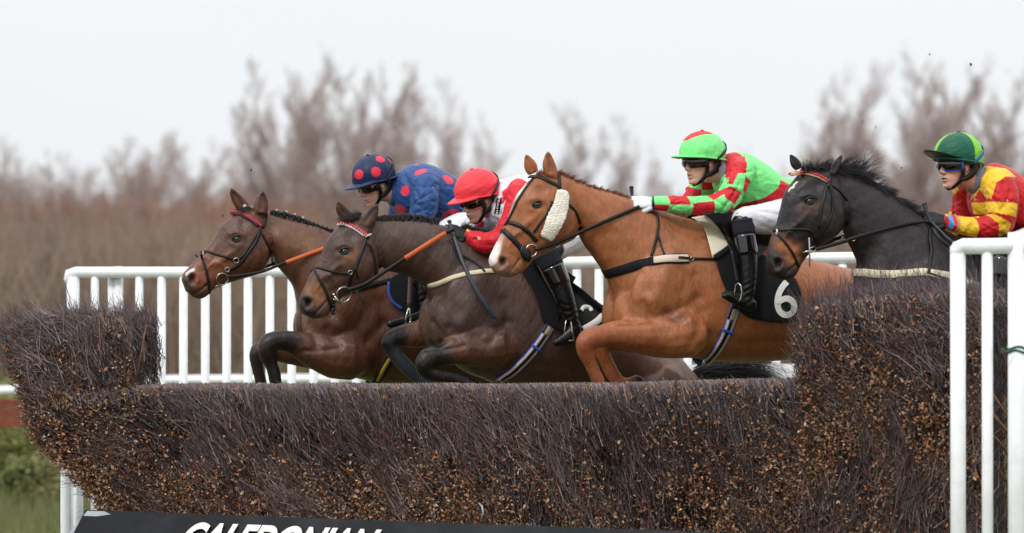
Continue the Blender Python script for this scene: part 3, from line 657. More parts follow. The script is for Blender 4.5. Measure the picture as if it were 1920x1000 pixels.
def eye_on(b, px, py, parent, r=.026):
    p, n = b.hit(px, py); r = .0225; c = p - n * (r * .42); fr = b.fr
    for sg in (1, -1):
        c_ = c if sg > 0 else fr.mir(c); nn = n if sg > 0 else n - fr.n * 2 * n.dot(fr.n)
        e_ = MB().ball(c_, [fr.h * r * 1.12 + Vector((0, 0, -.004)), fr.n * r, Vector((0, 0, r * .95))], 20, 14).build('eye', M['eye'], parent)
        u = (fr.h + Vector((0, 0, -.35))); u = (u - nn * u.dot(nn)).normalized(); w_ = nn.cross(u); mb = MB()
        if w_.z < 0: w_ = -w_
        for s_, hgt, rad in ((1, .0155, .0044), (-1, .0130, .0032)):
            mb.tube([c_ + nn * (r * (.62 + .30 * math.sin(t))) + u * (math.cos(t) * r * 1.22) + w_ * (s_ * math.sin(t) * hgt) for t in np.linspace(0, math.pi, 14)], [rad * (.45 + .55 * math.sin(t)) for t in np.linspace(0, math.pi, 14)], seg=8, ends=True)
        mb.build('eyelids', M['lid'], e_)
M['lid'] = mat('eyelid_skin', '#1d1411', .45, bump=(200, .4))
def coat(name, rough, spec=.45, bumpk=.35, var=.12, sheen=0):
    m = bpy.data.materials.new(name); m.use_nodes = True; nt = m.node_tree; b = nt.nodes['Principled BSDF']; N = nt.nodes.new; L = nt.links.new
    tc = N('ShaderNodeTexCoord'); a = N('ShaderNodeAttribute'); a.attribute_name = 'Col'; src = a.outputs['Color']
    def noise(sc_, st, det=6, ro=.6):
        mp = N('ShaderNodeMapping'); mp.inputs['Scale'].default_value = st; L(tc.outputs['Object'], mp.inputs[0]); n = N('ShaderNodeTexNoise'); n.inputs['Scale'].default_value = sc_; n.inputs['Detail'].default_value = det; n.inputs['Roughness'].default_value = ro; L(mp.outputs[0], n.inputs['Vector']); return n.outputs[0]
    def rng(x, lo, hi, a0=.3, a1=.7):
        r = N('ShaderNodeMapRange'); r.inputs['From Min'].default_value = a0; r.inputs['From Max'].default_value = a1; r.inputs['To Min'].default_value = lo; r.inputs['To Max'].default_value = hi; L(x, r.inputs[0]); return r.outputs[0]
    def mulc(s_, f_):
        x = N('ShaderNodeMixRGB'); x.blend_type = 'MULTIPLY'; x.inputs[0].default_value = 1; L(s_, x.inputs[1]); L(f_, x.inputs[2]); return x.outputs[0]
    src = mulc(src, rng(noise(4.5, (1, 1, .6)), 1 - var * 1.3, 1 + var * 1.3)); hair = noise(95, (1.2, 1, .35), 5, .7); src = mulc(src, rng(hair, .82, 1.18)); src = mulc(src, rng(noise(30, (1, 1, .5)), .87, 1.13))
    L(src, b.inputs['Base Color']); sweat = noise(6.5, (1, 1, .8), 7, .65); L(rng(sweat, rough - .13, rough + .16), b.inputs['Roughness']); b.inputs['Specular IOR Level'].default_value = spec
    u = N('ShaderNodeBump'); u.inputs['Strength'].default_value = .55; u.inputs['Distance'].default_value = .0022; L(hair, u.inputs['Height'])
    u2 = N('ShaderNodeBump'); u2.inputs['Strength'].default_value = .5; u2.inputs['Distance'].default_value = .020; L(noise(19, (1, 1, .45), 5, .62), u2.inputs['Height']); L(u.outputs[0], u2.inputs['Normal']); L(u2.outputs[0], b.inputs['Normal'])
    return m
def coat_old(name, rough, spec=.45, bumpk=.35, var=.12, sheen=0):
    return mat(name, '#444444', rough, vcol=True, bump=(70, bumpk), bdist=.004, var=(7, var), spec=spec, stretch=(1, 1, .45), sheen=sheen)

def build_horse(d):
    fr = d['fr']; sec = d; mb = MB()
    loft_tb(mb, fr, smooth_path([(list(s) + [0])[:6] for s in d['head']], 3), p=.85, egg=0)
    loft_tb(mb, fr, smooth_path(d['neck'], 3), p=.92)
    loft_tb(mb, fr, smooth_path(d['trunk'], 3), p=.9)
    # withers and spine already traced; shoulders and haunches as muscle masses on both sides
    for (px, py, v, rx, ry, rv, rot) in d['mass']:
        S = fr.sc(px, py); c = fr.at(px, py, v); a_ = math.radians(rot)
        ax = fr.h * math.cos(a_) + Vector((0, 0, 1)) * math.sin(a_); bx = -fr.h * math.sin(a_) + Vector((0, 0, 1)) * math.cos(a_)
        for k in ((1, -1) if v else (1,)):
            cc = c if k == 1 else fr.mir(c); mb.ball(cc, [ax * rx / S, fr.n * rv * .86, bx * ry / S], 32, 24)
    for L_ in d['legs']: limb(mb, fr, L_, .82)
    for e_ in d['ears']:                             # (base l, base r, tip, v)
        (x0, y0), (x1, y1), (xt, yt), v, bulge, vt = e_
        rings_ = []
        for t in np.linspace(0, 1, 8):
            bl = np.array((x0, y0)) * (1 - t) + np.array((xt, yt)) * t; br = np.array((x1, y1)) * (1 - t) + np.array((xt, yt)) * t
            c = (bl + br) / 2; hw = (br - bl) / 2 / max(1 - t, .12) * np.interp(t, [0, .3, .55, .8, .93, 1], [.95, 1.05 + bulge * .5, 1.0, .62, .34, .1])
            C_ = fr.at(c[0], c[1], v * (1 - t) + vt * t); W_ = fr.at(c[0] + hw[0], c[1] + hw[1], v * (1 - t) + vt * t) - C_
            dpt = .024 * (1 - .62 * t)
            rings_.append([C_ + W_ * math.cos(a) + fr.n * (dpt * math.sin(a)) for a in np.linspace(0, 2 * math.pi, 12, endpoint=False)])
        mb.rings(rings_)
    me = remesh(mb, d.get('voxel', .0065), 12, .5, 'body')
    b = Body(me, fr, d['col'])
    return b

def common_carve(b, d):
    """features every horse head has, given landmarks"""
    L_ = d['lm']; ex, ey = L_['eye']; nx, ny = L_['nostril']
    S = 1.0
    b.carve((ex, ey), 8, -.004); b.commit()
    b.carve([(ex - 12, ey - 9), (ex, ey - 13), (ex + 12, ey - 8)], 6, .010)                 # brow ridge
    b.carve([(ex - 11, ey + 9), (ex + 2, ey + 11)], 5, .004)
    b.carve((ex + 14, ey - 30), 13, -.010)                                                   # hollow above the eye
    b.carve(L_['crest'], 9, .005)                                                            # facial crest
    b.carve(L_['crest_under'], 14, -.004)
    b.carve(L_['jawc'], 34, .010); b.carve(L_['jaw_edge'], 6, .004)
    b.carve(L_['jaw_groove'], 12, -.006)
    b.commit()
    b.carve([(nx - 5, ny - 9), (nx + 7, ny - 6), (nx + 8, ny + 6)], 5, .008); b.carve((nx, ny), 6.8, -.026); b.carve([(nx - 2, ny + 3), (nx - 3, ny + 9)], 4, -.008)
    b.carve(L_['mouth'], 2.6, -.008); b.carve(L_['lip'], 6, .005)
    b.carve(L_['vein'], 2.4, .0045)
    for q_ in d['ears']:
        (x0, y0), (x1, y1), (xt, yt) = q_[:3]; mx_, my_ = (x0 + x1) / 2, (y0 + y1) / 2
        b.carve([(mx_ + (xt - mx_) * .2, my_ + (yt - my_) * .2), (mx_ + (xt - mx_) * .75, my_ + (yt - my_) * .75)], 3.4, -.007, side=1)
    (jx, jy) = L_['jawc'][0]; (c0x, c0y), (c1x, c1y) = L_['crest']
    b.carve([(ex + 6, ey + 14), (c0x, c0y), (c1x, c1y)], 5, .0045)                          # cheek bone under the eye
    b.carve([(ex + 16, ey + 8), (jx - 8, jy - 12), (jx - 22, jy + 8)], 6, -.0038)           # front edge of the jaw muscle
    b.carve([(c1x - 4, c1y - 16), (ex - 26, ey + 6)], 9, -.0035); b.carve([(ex - 22, ey - 22), (ex - 4, ey - 36)], 6, .003)
    b.carve([(jx - 26, jy + 26), (c1x + 10, c1y + 26)], 7, -.005)
    b.carve([(jx + 8, jy - 30), (jx + 20, jy), (jx + 8, jy + 24)], 5, -.0035); b.carve([(jx - 6, jy - 6), (jx + 6, jy + 14), (jx - 8, jy + 26)], 2.4, .0024)
    for q_ in range(5): b.carve([(nx + 10 + q_ * 4, ny + 4 + q_ * 3), (nx + 14 + q_ * 4, ny + 14 + q_ * 2)], 1.8, -.0016)
    b.carve([(nx + 14, ny - 12), (nx + 28, ny - 6)], 6, -.0035); b.carve([(nx - 9, ny + 4), (nx - 4, ny + 16)], 5, .004)
    b.commit()
def crest_point(b, px, py, up=60):
    """the point of the crest under (px,py): walk down until the body is hit"""
    for k in range(up):
        h = b.bv.ray_cast(CAM, ray(px, py + k).normalized())
        if h[0] is not None: return h[0], py + k
    return b.fr.at(px, py, 0), py
def fringe(fr, P0, P1, r0, col0, col1, bend, name, parent, kind=True, taper=.3):
    n = len(P0); t = RNG.random((n, 1)); C = lin(col0) * (1 - t) + lin(col1) * t
    V, F, C = sticks(np.array(P0), np.array(P1), np.full(n, r0), np.full(n, r0 * taper), C, bend, 3); return obj(name, fastmesh(name, V, F, C), M['hairv'], parent)
M['hairv'] = mat('mane_hair', '#111111', .42, vcol=True)
def strands(fr, roots, dirs, length, r0, col0, col1, name, parent, droop=.5, seg=6, curl=.2, bend=None):
    """curved hair strands as chained sticks"""
    n = len(roots); P = np.array(roots, float); D = np.array(dirs, float); D /= np.linalg.norm(D, axis=1, keepdims=True); Ls = np.array(length)[:, None] / seg
    bend = RNG.normal(0, curl, (n, 3)) if bend is None else bend; t = RNG.random((n, 1)); C = lin(col0) * (1 - t) + lin(col1) * t; Vs = []; Fs = []; Cs = []; off = 0
    for k in range(seg):
        Q = P + D * Ls; ra = r0 * (1 - .8 * k / seg); rb = r0 * (1 - .8 * (k + 1) / seg)
        V, F, c = sticks(P, Q + D * .001, np.full(n, ra), np.full(n, rb), C, 0); Vs.append(V); Fs.append(F + off); Cs.append(c); off += len(V)
        P = Q; D = D + bend / seg + np.array([0, 0, -droop / seg]); D /= np.linalg.norm(D, axis=1, keepdims=True)
    return obj(name, fastmesh(name, np.concatenate(Vs), np.concatenate(Fs), np.concatenate(Cs)), M['hairv'], parent)
# ================================================================ the four horses
def hind(hx, hy, ox=0, oy=0, v=.16):
    """driving hind legs behind the fence: hip, stifle, hock, fetlock, hoof"""
    return [[(hx, hy, v, 62), (hx - 36, hy + 75, v, 50), (hx + 2, hy + 140, v, 33), (hx + 50, hy + 205, v, 21), (hx + 34, hy + 290, v, 15), (hx + 20, hy + 350, v, 15), (hx + 2, hy + 378, v, 17), (hx - 10, hy + 396, v, 20)],
            [(hx + 10, hy, -v, 62), (hx - 60, hy + 75, -v, 50), (hx - 30, hy + 145, -v, 33), (hx + 10, hy + 215, -v, 21), (hx - 8, hy + 300, -v, 15), (hx - 22, hy + 355, -v, 15), (hx - 38, hy + 380, -v, 17), (hx - 50, hy + 398, -v, 20)]]
H = {}
# ---- bay, farthest
f1 = Frame(600, 2.75, 18)
H[1] = dict(fr=f1, col='#583525', head=[(474, 384, 508, 452, .06), (455, 392, 507, 475, .09), (434, 406, 500, 494, .10, .1), (414, 424, 482, 513, .10, .15), (400, 446, 456, 522, .085, .15), (386, 466, 430, 531, .066, .1), (372, 482, 409, 538, .055), (357, 498, 397, 545, .052), (345, 512, 388, 554, .054), (341, 524, 374, 560, .046), (346, 540, 360, 556, .022)],
 neck=[(480, 386, 508, 460, .06), (503, 398, 516, 492, .072), (530, 408, 536, 516, .085), (566, 417, 553, 542, .10), (605, 430, 558, 570, .13), (650, 447, 570, 610, .16), (700, 460, 590, 645, .18)],
 trunk=[(580, 560, 575, 615, .10), (622, 490, 592, 650, .18), (665, 462, 640, 696, .21), (710, 462, 690, 714, .235), (765, 475, 745, 722, .26), (830, 490, 825, 728, .28), (910, 520, 905, 726, .28), (975, 558, 975, 730, .27), (1030, 602, 1030, 740, .25), (1072, 640, 1075, 760, .2), (1098, 685, 1095, 745, .1)],
 mass=[(625, 600, .12, 62, 50, .10, -50), (665, 560, .15, 75, 60, .09, -60), (655, 655, .14, 55, 42, .09, 25), (1010, 700, .12, 85, 75, .15, -35), (592, 605, .07, 26, 42, .08, 0)],
 legs=[[(655, 668, .15, 46), (620, 668, .15, 41), (582, 655, .15, 32), (548, 642, .15, 23), (522, 640, .15, 19.5), (505, 646, .15, 21), (503, 664, .15, 18), (509, 684, .15, 12.5), (515, 705, .15, 12.5), (519, 740, .15, 12), (526, 762, .15, 15), (540, 780, .15, 18)],
       [(640, 668, -.10, 42), (590, 664, -.10, 30), (540, 660, -.10, 24), (505, 655, -.10, 18), (484, 660, -.10, 17), (482, 682, -.10, 13), (488, 712, -.10, 11), (494, 745, -.10, 12), (502, 765, -.10, 16), (515, 780, -.10, 18)]] + hind(1020, 700),
 ears=[((475, 400), (502, 402), (493, 356), .055, .25, .06), ((446, 396), (472, 392), (433, 352), -.05, .18, -.03)],
 lm=dict(eye=(444, 448), nostril=(361, 521), crest=[(430, 478), (405, 497)], crest_under=[(428, 490), (404, 506)], jawc=[(472, 485)], jaw_edge=[(500, 470), (497, 495), (478, 512)], jaw_groove=[(513, 425), (510, 460), (508, 490)], mouth=[(360, 552), (376, 545), (392, 532)], lip=[(352, 545), (366, 538)], vein=[(420, 500), (404, 490), (392, 500), (385, 512)]))
# ---- dark brown
f2 = Frame(830, 2.1, 20)
H[2] = dict(fr=f2, col='#4a3128', head=[(672, 402, 712, 470, .06), (655, 412, 712, 495, .09), (632, 427, 706, 518, .10, .1), (612, 453, 690, 536, .10, .15), (602, 478, 664, 548, .085, .15), (592, 498, 642, 558, .067, .1), (580, 520, 628, 569, .056), (569, 543, 620, 581, .053), (561, 564, 612, 592, .055), (563, 580, 596, 598, .046), (572, 590, 582, 597, .022)],
 neck=[(680, 404, 712, 480, .06), (703, 412, 718, 505, .073), (740, 412, 754, 514, .088), (780, 413, 778, 524, .105), (820, 420, 802, 545, .135), (870, 432, 812, 590, .165), (925, 452, 832, 625, .19)],
 trunk=[(822, 545, 818, 605, .10), (858, 485, 828, 650, .19), (900, 458, 862, 690, .22), (940, 460, 910, 712, .24), (1000, 482, 970, 726, .27), (1060, 528, 1040, 735, .28), (1125, 585, 1110, 742, .27), (1195, 628, 1190, 765, .26), (1255, 660, 1250, 800, .24), (1290, 692, 1290, 790, .18), (1312, 715, 1308, 770, .08)],
 mass=[(862, 590, .12, 58, 48, .10, -50), (890, 560, .16, 78, 60, .09, -62), (905, 640, .15, 60, 44, .09, 15), (1210, 740, .12, 85, 75, .14, -30), (824, 600, .07, 24, 46, .08, 0)],
 legs=[[(935, 648, .16, 46), (900, 652, .16, 38), (862, 655, .16, 30), (828, 664, .16, 22), (808, 670, .16, 20), (796, 682, .16, 19.5), (800, 697, .16, 15), (820, 704, .16, 12), (845, 708, .16, 12), (868, 716, .16, 14), (884, 728, .16, 18)],
       [(860, 635, -.08, 40), (815, 620, -.12, 30), (775, 628, -.14, 25), (742, 632, -.14, 19), (730, 644, -.14, 17), (742, 666, -.14, 14), (764, 690, -.14, 13), (788, 712, -.14, 12), (805, 725, -.14, 15), (822, 735, -.14, 18)]] + hind(1235, 730),
 ears=[((668, 418), (694, 430), (709, 381), .055, .22, .06), ((637, 412), (660, 404), (632, 376), -.05, .2, -.03)],
 lm=dict(eye=(646, 471), nostril=(578, 566), crest=[(634, 500), (612, 520)], crest_under=[(634, 512), (612, 532)], jawc=[(680, 505)], jaw_edge=[(706, 490), (703, 515), (686, 533)], jaw_groove=[(712, 440), (716, 470), (716, 498)], mouth=[(586, 592), (600, 580), (613, 565)], lip=[(572, 586), (588, 580)], vein=[(625, 525), (612, 512), (602, 525), (596, 540)]))
# ---- chestnut with sheepskin cheek pieces
f3 = Frame(1200, 1.5, 22)
H[3] = dict(fr=f3, col='#965a35', head=[(1032, 318, 1084, 400, .06), (1012, 324, 1084, 425, .09), (988, 344, 1078, 446, .10, .1), (968, 370, 1058, 457, .10, .15), (958, 396, 1034, 466, .085, .15), (948, 420, 1008, 481, .067, .1), (936, 446, 994, 493, .056), (924, 469, 985, 504, .053), (917, 486, 974, 513, .055), (920, 500, 956, 520, .046), (928, 510, 940, 518, .022)],
 neck=[(1036, 318, 1086, 412, .06), (1060, 330, 1092, 448, .075), (1100, 347, 1111, 478, .088), (1150, 361, 1128, 505, .105), (1200, 379, 1145, 535, .135), (1245, 396, 1155, 575, .165), (1296, 412, 1172, 620, .195)],
 trunk=[(1166, 530, 1162, 598, .10), (1200, 450, 1166, 625, .19), (1250, 415, 1212, 650, .22), (1300, 415, 1270, 666, .24), (1350, 428, 1330, 678, .265), (1420, 448, 1410, 680, .285), (1500, 482, 1490, 672, .285), (1560, 497, 1560, 660, .27), (1620, 515, 1625, 665, .25), (1680, 560, 1680, 680, .2), (1708, 600, 1706, 660, .1)],
 mass=[(1213, 585, .12, 60, 50, .10, -50), (1245, 540, .16, 82, 62, .09, -62), (1262, 618, .16, 62, 48, .09, 20), (1600, 620, .12, 90, 80, .15, -35), (1174, 590, .07, 26, 46, .08, 0)],
 legs=[[(1285, 622, .17, 52), (1240, 630, .17, 42), (1195, 630, .17, 34), (1155, 628, .17, 26), (1126, 631, .17, 20.5), (1104, 639, .17, 22), (1098, 656, .17, 18.5), (1106, 680, .17, 13), (1116, 702, .17, 13), (1126, 725, .17, 12), (1140, 748, .17, 15), (1158, 762, .17, 19)],
       [(1210, 625, -.06, 42), (1180, 632, -.10, 30), (1150, 634, -.12, 24), (1126, 645, -.12, 19), (1132, 668, -.12, 14), (1144, 694, -.12, 13), (1158, 716, -.12, 13), (1176, 722, -.12, 13), (1196, 718, -.12, 15)]] + hind(1620, 630),
 ears=[((1020, 328), (1045, 336), (1028, 282), .055, .28, .055), ((990, 330), (1010, 320), (985, 288), -.05, .25, -.04)],
 lm=dict(eye=(1007, 384), nostril=(943, 490), crest=[(990, 418), (968, 440)], crest_under=[(990, 432), (968, 452)], jawc=[(1046, 420)], jaw_edge=[(1075, 400), (1076, 425), (1060, 445)], jaw_groove=[(1078, 350), (1086, 390), (1090, 428)], mouth=[(950, 516), (965, 500), (975, 487)], lip=[(936, 508), (952, 500)], vein=[(985, 446), (972, 434), (960, 448), (955, 462)]))
# ---- black, nearest
f4 = Frame(1700, 1.0, 20)
H[4] = dict(fr=f4, col='#262022', head=[(1556, 316, 1586, 372, .06), (1522, 316, 1586, 402, .09), (1494, 330, 1580, 426, .10, .1), (1471, 362, 1562, 446, .102, .15), (1465, 390, 1536, 463, .088, .15), (1457, 420, 1514, 481, .068, .1), (1447, 442, 1503, 497, .058), (1440, 465, 1496, 509, .056), (1436, 488, 1486, 521, .057), (1441, 507, 1468, 526, .046), (1450, 518, 1459, 524, .022)],
 neck=[(1556, 314, 1584, 400, .06), (1588, 320, 1590, 450, .075), (1625, 338, 1603, 478, .09), (1665, 362, 1611, 503, .11), (1705, 392, 1604, 530, .14), (1745, 420, 1606, 570, .17), (1790, 442, 1632, 620, .20)],
 trunk=[(1625, 545, 1622, 610, .11), (1680, 455, 1642, 668, .19), (1740, 432, 1690, 712, .225), (1790, 442, 1750, 728, .24), (1850, 465, 1820, 736, .27), (1920, 485, 1900, 740, .285), (2000, 500, 1985, 736, .285), (2070, 512, 2060, 722, .27), (2130, 542, 2125, 720, .25), (2185, 590, 2180, 720, .2), (2210, 640, 2205, 700, .1)],
 mass=[(1675, 600, .12, 66, 54, .10, -50), (1715, 570, .16, 84, 64, .09, -62), (1735, 650, .16, 64, 50, .09, 20), (2100, 650, .12, 90, 80, .15, -35), (1635, 600, .07, 28, 50, .09, 0)],
 legs=[[(1750, 660, .17, 52), (1700, 668, .17, 38), (1650, 668, .17, 30), (1610, 670, .17, 24), (1585, 675, .17, 19), (1590, 705, .17, 14), (1605, 745, .17, 13), (1620, 770, .17, 16), (1640, 785, .17, 19)],
       [(1700, 660, -.06, 42), (1660, 680, -.1, 30), (1620, 690, -.12, 24), (1590, 700, -.12, 19), (1605, 735, -.12, 14), (1625, 765, -.12, 13), (1650, 780, -.12, 18)]] + hind(2120, 660),
 ears=[((1552, 322), (1564, 334), (1580, 289), .055, .55, .075), ((1490, 322), (1506, 314), (1481, 288), -.055, .3, -.05)],
 lm=dict(eye=(1518, 377), nostril=(1460, 492), crest=[(1500, 418), (1478, 436)], crest_under=[(1500, 430), (1480, 448)], jawc=[(1550, 415)], jaw_edge=[(1578, 395), (1576, 424), (1560, 442)], jaw_groove=[(1583, 345), (1588, 380), (1590, 425)], mouth=[(1466, 522), (1480, 508), (1493, 496)], lip=[(1452, 512), (1468, 504)], vein=[(1492, 446), (1480, 432), (1472, 446), (1468, 460)]))
LBL = {1: 'bay horse farthest from the camera with a red and navy browband and orange rein grip',
       2: 'dark brown horse with a red and white browband, jumping beside the chestnut',
       3: 'chestnut horse with a white blaze and white sheepskin on its cheek, wearing number 6',
       4: 'almost black horse with loose flying mane at the right of the picture'}
B = {}; HT = {}
for k in H:
    d = H[k]; b = build_horse(d); B[k] = b; fr = d['fr']
    t = d['trunk'][4]; p = fr.at(t[0], t[3]); HT[k] = thing('horse', (p.x, p.y, 0), LBL[k], 'horse')
    common_carve(b, d)
    # body muscle: shared layout shifted to each horse by its elbow / withers / chest
    tx, ty = d['trunk'][3][0] - 1300, d['trunk'][3][1] - 415
    def sh(pts): return [(x + tx, y + ty * (1 if True else 0)) for x, y in pts]
    b.carve(sh([(1145, 440), (1180, 490), (1215, 540)]), 16, -0.0145)                 # groove between neck and shoulder
    b.carve(sh([(1108, 400), (1150, 450), (1185, 500)]), 14, 0.0087)
    b.carve(sh([(1190, 400), (1215, 440), (1225, 500)]), 20, -0.0101)
    b.carve(sh([(1262, 470), (1225, 560)]), 16, 0.0116)                               # scapular ridge
    b.carve(sh([(1310, 560), (1275, 600), (1250, 590)]), 10, -0.0130)                 # triceps rear line
    b.carve(sh([(1305, 520), (1320, 580), (1300, 640)]), 13, -0.0145)
    b.carve(sh([(1172, 560), (1185, 600)]), 9, -0.0145); b.carve(sh([(1205, 570), (1225, 600)]), 8, -0.0116)
    b.carve(sh([(1330, 630), (1400, 645), (1470, 640)]), 12, -0.0072); b.carve(sh([(1230, 605), (1200, 610), (1160, 612)]), 5, -0.0072)
    b.commit()
    for pts in ([(1120, 425), (1150, 470), (1170, 505)], [(1215, 640), (1190, 618), (1170, 620)], [(1330, 600), (1380, 620), (1430, 622), (1480, 640)], [(1250, 520), (1262, 560), (1250, 585)], [(1300, 540), (1310, 575), (1290, 605), (1296, 625)], [(1360, 640), (1400, 655), (1440, 652)], [(1150, 400), (1160, 430), (1185, 450)]):
        b.carve(sh([(x + random.uniform(-6, 6), y + random.uniform(-4, 4)) for x, y in pts]), 2.8, .0048)
    for pts in ([(1180, 470), (1200, 500), (1205, 530)], [(1245, 440), (1235, 500)], [(1290, 450), (1310, 500)], [(1165, 540), (1200, 545), (1240, 535)], [(1320, 560), (1400, 590)], [(1290, 655), (1340, 665)]): b.carve(sh(pts), 11, -.0045)
    K = d['legs'][0]; kx, ky = K[4][:2]; ex2, ey2 = K[1][:2]
    b.carve([(ex2 - 20, ey2 - 12), ((ex2 + kx) / 2, (ey2 + ky) / 2 - 6)], 7, -.006); b.carve([(ex2, ey2 + 14), ((ex2 + kx) / 2, (ey2 + ky) / 2 + 8)], 6, -.006); b.carve([((ex2 + kx) / 2, (ey2 + ky) / 2), (kx + 14, ky)], 5, .005); b.carve((kx, ky), 8, .006); b.carve((kx + 10, ky + 8), 5, -.005)
    for K in d['legs'][:2]:
        sd_ = 1 if K[0][2] > 0 else -1; bv_ = [np.array(p[:2], float) for p in K]; kn = min(range(3, 7), key=lambda i: K[i][0])
        b.H.update({tuple(map(float, bv_[i])): (b.fr.at(bv_[i][0], bv_[i][1], K[i][2] + sd_ * .03), b.fr.n) for i in range(len(K))})
        P = lambda i: tuple(map(float, bv_[i]))
        b.carve([P(kn)], 9, .005); b.carve([P(kn - 1)], 8, -.004); b.carve([P(kn + 1)], 7, -.004)
        for i in range(kn + 1, min(kn + 3, len(K) - 1)):
            q0, q1 = bv_[i] + [5, 2], bv_[i + 1] + [5, 2]; t0, t1 = tuple(map(float, q0)), tuple(map(float, q1))
            b.H[t0] = (b.fr.at(*t0, K[i][2] + sd_ * .03), b.fr.n); b.H[t1] = (b.fr.at(*t1, K[i + 1][2] + sd_ * .03), b.fr.n); b.carve([t0, t1], 3.6, -.006)
    # general lumps so no surface is perfectly even
    b.refresh(); q = b.Q; b.V += get_n(b.me) * (noise2(q[:, 0] + .3 * q[:, 1], q[:, 2], 9, 4 + k) * .0026 + noise2(q[:, 0], q[:, 2] + q[:, 1], 26, 6) * .0006)[:, None]; b.commit()
    b.refresh(); b.bv = bvh_of(b.me); b.H = {}
def limb_paint(b, path, r, col, op=1.0, side=1):
    """colour a leg segment by distance to its bone line given as (px, py, v)"""
    P = [np.array(b.fr.at(*p)) for p in path]; dd = np.min([seg_d(b.V, P[i], P[i + 1]) for i in range(len(P) - 1)], 0); rm = r / b.fr.sc(*path[0][:2])
    w_ = np.clip((1.25 - dd / rm) / .5, 0, 1)[:, None] * op; b.C[:] = b.C * (1 - w_) + lin(col) * w_
def legs_dark(b, d, i0, col, op=.95):
    for L_ in d['legs'][:2]:
        limb_paint(b, [p[:3] for p in L_[i0:]], 24, col, op)
    for L_ in d['legs'][2:]: limb_paint(b, [p[:3] for p in L_[3:]], 30, col, op)
# ---- colouring
b = B[1]; d = H[1]
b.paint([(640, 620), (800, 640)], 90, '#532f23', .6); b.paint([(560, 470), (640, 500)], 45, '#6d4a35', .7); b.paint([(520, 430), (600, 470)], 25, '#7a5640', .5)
b.paint([(450, 470), (420, 450), (440, 420)], 22, '#4a3029', .6); b.paint([(395, 500), (375, 520)], 22, '#8a4f33', .8); b.paint([(410, 490), (440, 500)], 14, '#7d4c35', .5)
b.paint([(349, 528), (350, 548), (362, 555)], 9, '#2b2424', .9); b.paint([(359, 518), (357, 527)], 9, '#2a2122', .95); b.paint([(362, 520)], 4, '#7a2426', .8); b.paint([(360, 548), (378, 546), (390, 534)], 5, '#3c2a26', .8)
b.paint([(362, 506), (350, 514)], 4.2, '#d9cfca', .95, hard=.5); b.paint((444, 449), 7, '#1c1412', .85); b.paint([(520, 500), (545, 530)], 22, '#39231c', .7); b.paint([(485, 470)], 22, '#6b4632', .4)
b.paint([(493, 357), (497, 372)], 7, '#1d1513', .9, side=1); b.paint([(434, 353)], 6, '#1d1513', .9, side=1); b.paint([(575, 600), (590, 650)], 20, '#6c4634', .5)
limb_paint(b, [(590, 655, .15), (545, 642, .15)], 30, '#4a2a1e', .7); legs_dark(b, d, 3, '#17110f')
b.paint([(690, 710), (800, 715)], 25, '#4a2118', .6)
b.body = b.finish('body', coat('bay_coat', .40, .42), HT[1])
b = B[2]; d = H[2]
b.paint([(740, 450), (850, 470)], 60, '#4c3c36', .6); b.paint([(850, 620), (900, 560), (1000, 640)], 70, '#4b3b37', .6); b.paint([(900, 600)], 50, '#5a4a47', .5)
b.paint([(668, 470), (660, 482), (648, 492)], 7, '#7a5233', .75); b.paint([(590, 545), (600, 560)], 15, '#96613c', .85); b.paint([(582, 540), (612, 575)], 12, '#7c5138', .6)
b.paint([(572, 566), (570, 584), (584, 592)], 11, '#1c1819', .92); b.paint((577, 564), 11, '#191617', .95); b.paint([(588, 590), (604, 578), (614, 566)], 5, '#3b3538', .8)
b.paint([(608, 590), (614, 580)], 5, '#6a482f', .6); b.paint((646, 471), 8, '#17100f', .85); b.paint([(610, 460), (640, 430)], 22, '#352a2a', .6); b.paint([(730, 505), (765, 505)], 14, '#2c211e', .7)
b.paint([(709, 382), (700, 400)], 6, '#161213', .8, side=1); b.paint([(690, 420)], 10, '#5a3f2c', .4, side=1)
limb_paint(b, [(935, 655, .16), (880, 660, .16), (825, 668, .16)], 40, '#5b3a27', .75); limb_paint(b, [(815, 620, -.12), (775, 628, -.14)], 32, '#5c3823', .8); legs_dark(b, d, 3, '#151214')
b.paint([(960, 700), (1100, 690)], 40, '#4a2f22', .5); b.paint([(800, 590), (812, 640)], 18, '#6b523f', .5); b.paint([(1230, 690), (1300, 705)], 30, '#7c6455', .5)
limb_paint(b, [(745, 668, -.14), (764, 690, -.14), (788, 712, -.14)], 22, '#343a42', .8)
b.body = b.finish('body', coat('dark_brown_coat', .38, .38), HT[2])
b = B[3]; d = H[3]
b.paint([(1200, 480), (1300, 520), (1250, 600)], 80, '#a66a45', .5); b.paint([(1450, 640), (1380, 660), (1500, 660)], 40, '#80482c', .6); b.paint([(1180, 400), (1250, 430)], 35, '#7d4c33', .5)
b.paint([(1010, 350), (990, 330)], 14, '#7a452c', .5); b.paint([(1060, 420)], 22, '#82492c', .5)
P_ = [(986, 350), (974, 366), (964, 392), (952, 428), (940, 452), (928, 472), (920, 488)]
for side_v in (0,):                                   # white blaze down the front of the face
    L3 = [b.fr.loc(b.fr.at(x, y, 0))[0] for x, y in P_]
    dd = np.min([seg_d(b.Q * [1, .62, 1], L3[i] * [1, .62, 1], L3[i + 1] * [1, .62, 1]) for i in range(len(L3) - 1)], 0)
    zz = np.interp(b.Q[:, 2], sorted(l[2] for l in L3), [.036, .030, .021, .017, .017, .019, .022]); ok = (b.Q[:, 2] < L3[0][2] + .015) & (b.Q[:, 0] > min(l[0] for l in L3) - .1)
    w_ = (np.clip((zz - dd) / .007, 0, 1) * ok)[:, None]; b.C[:] = b.C * (1 - w_) + lin('#e0dad6') * w_
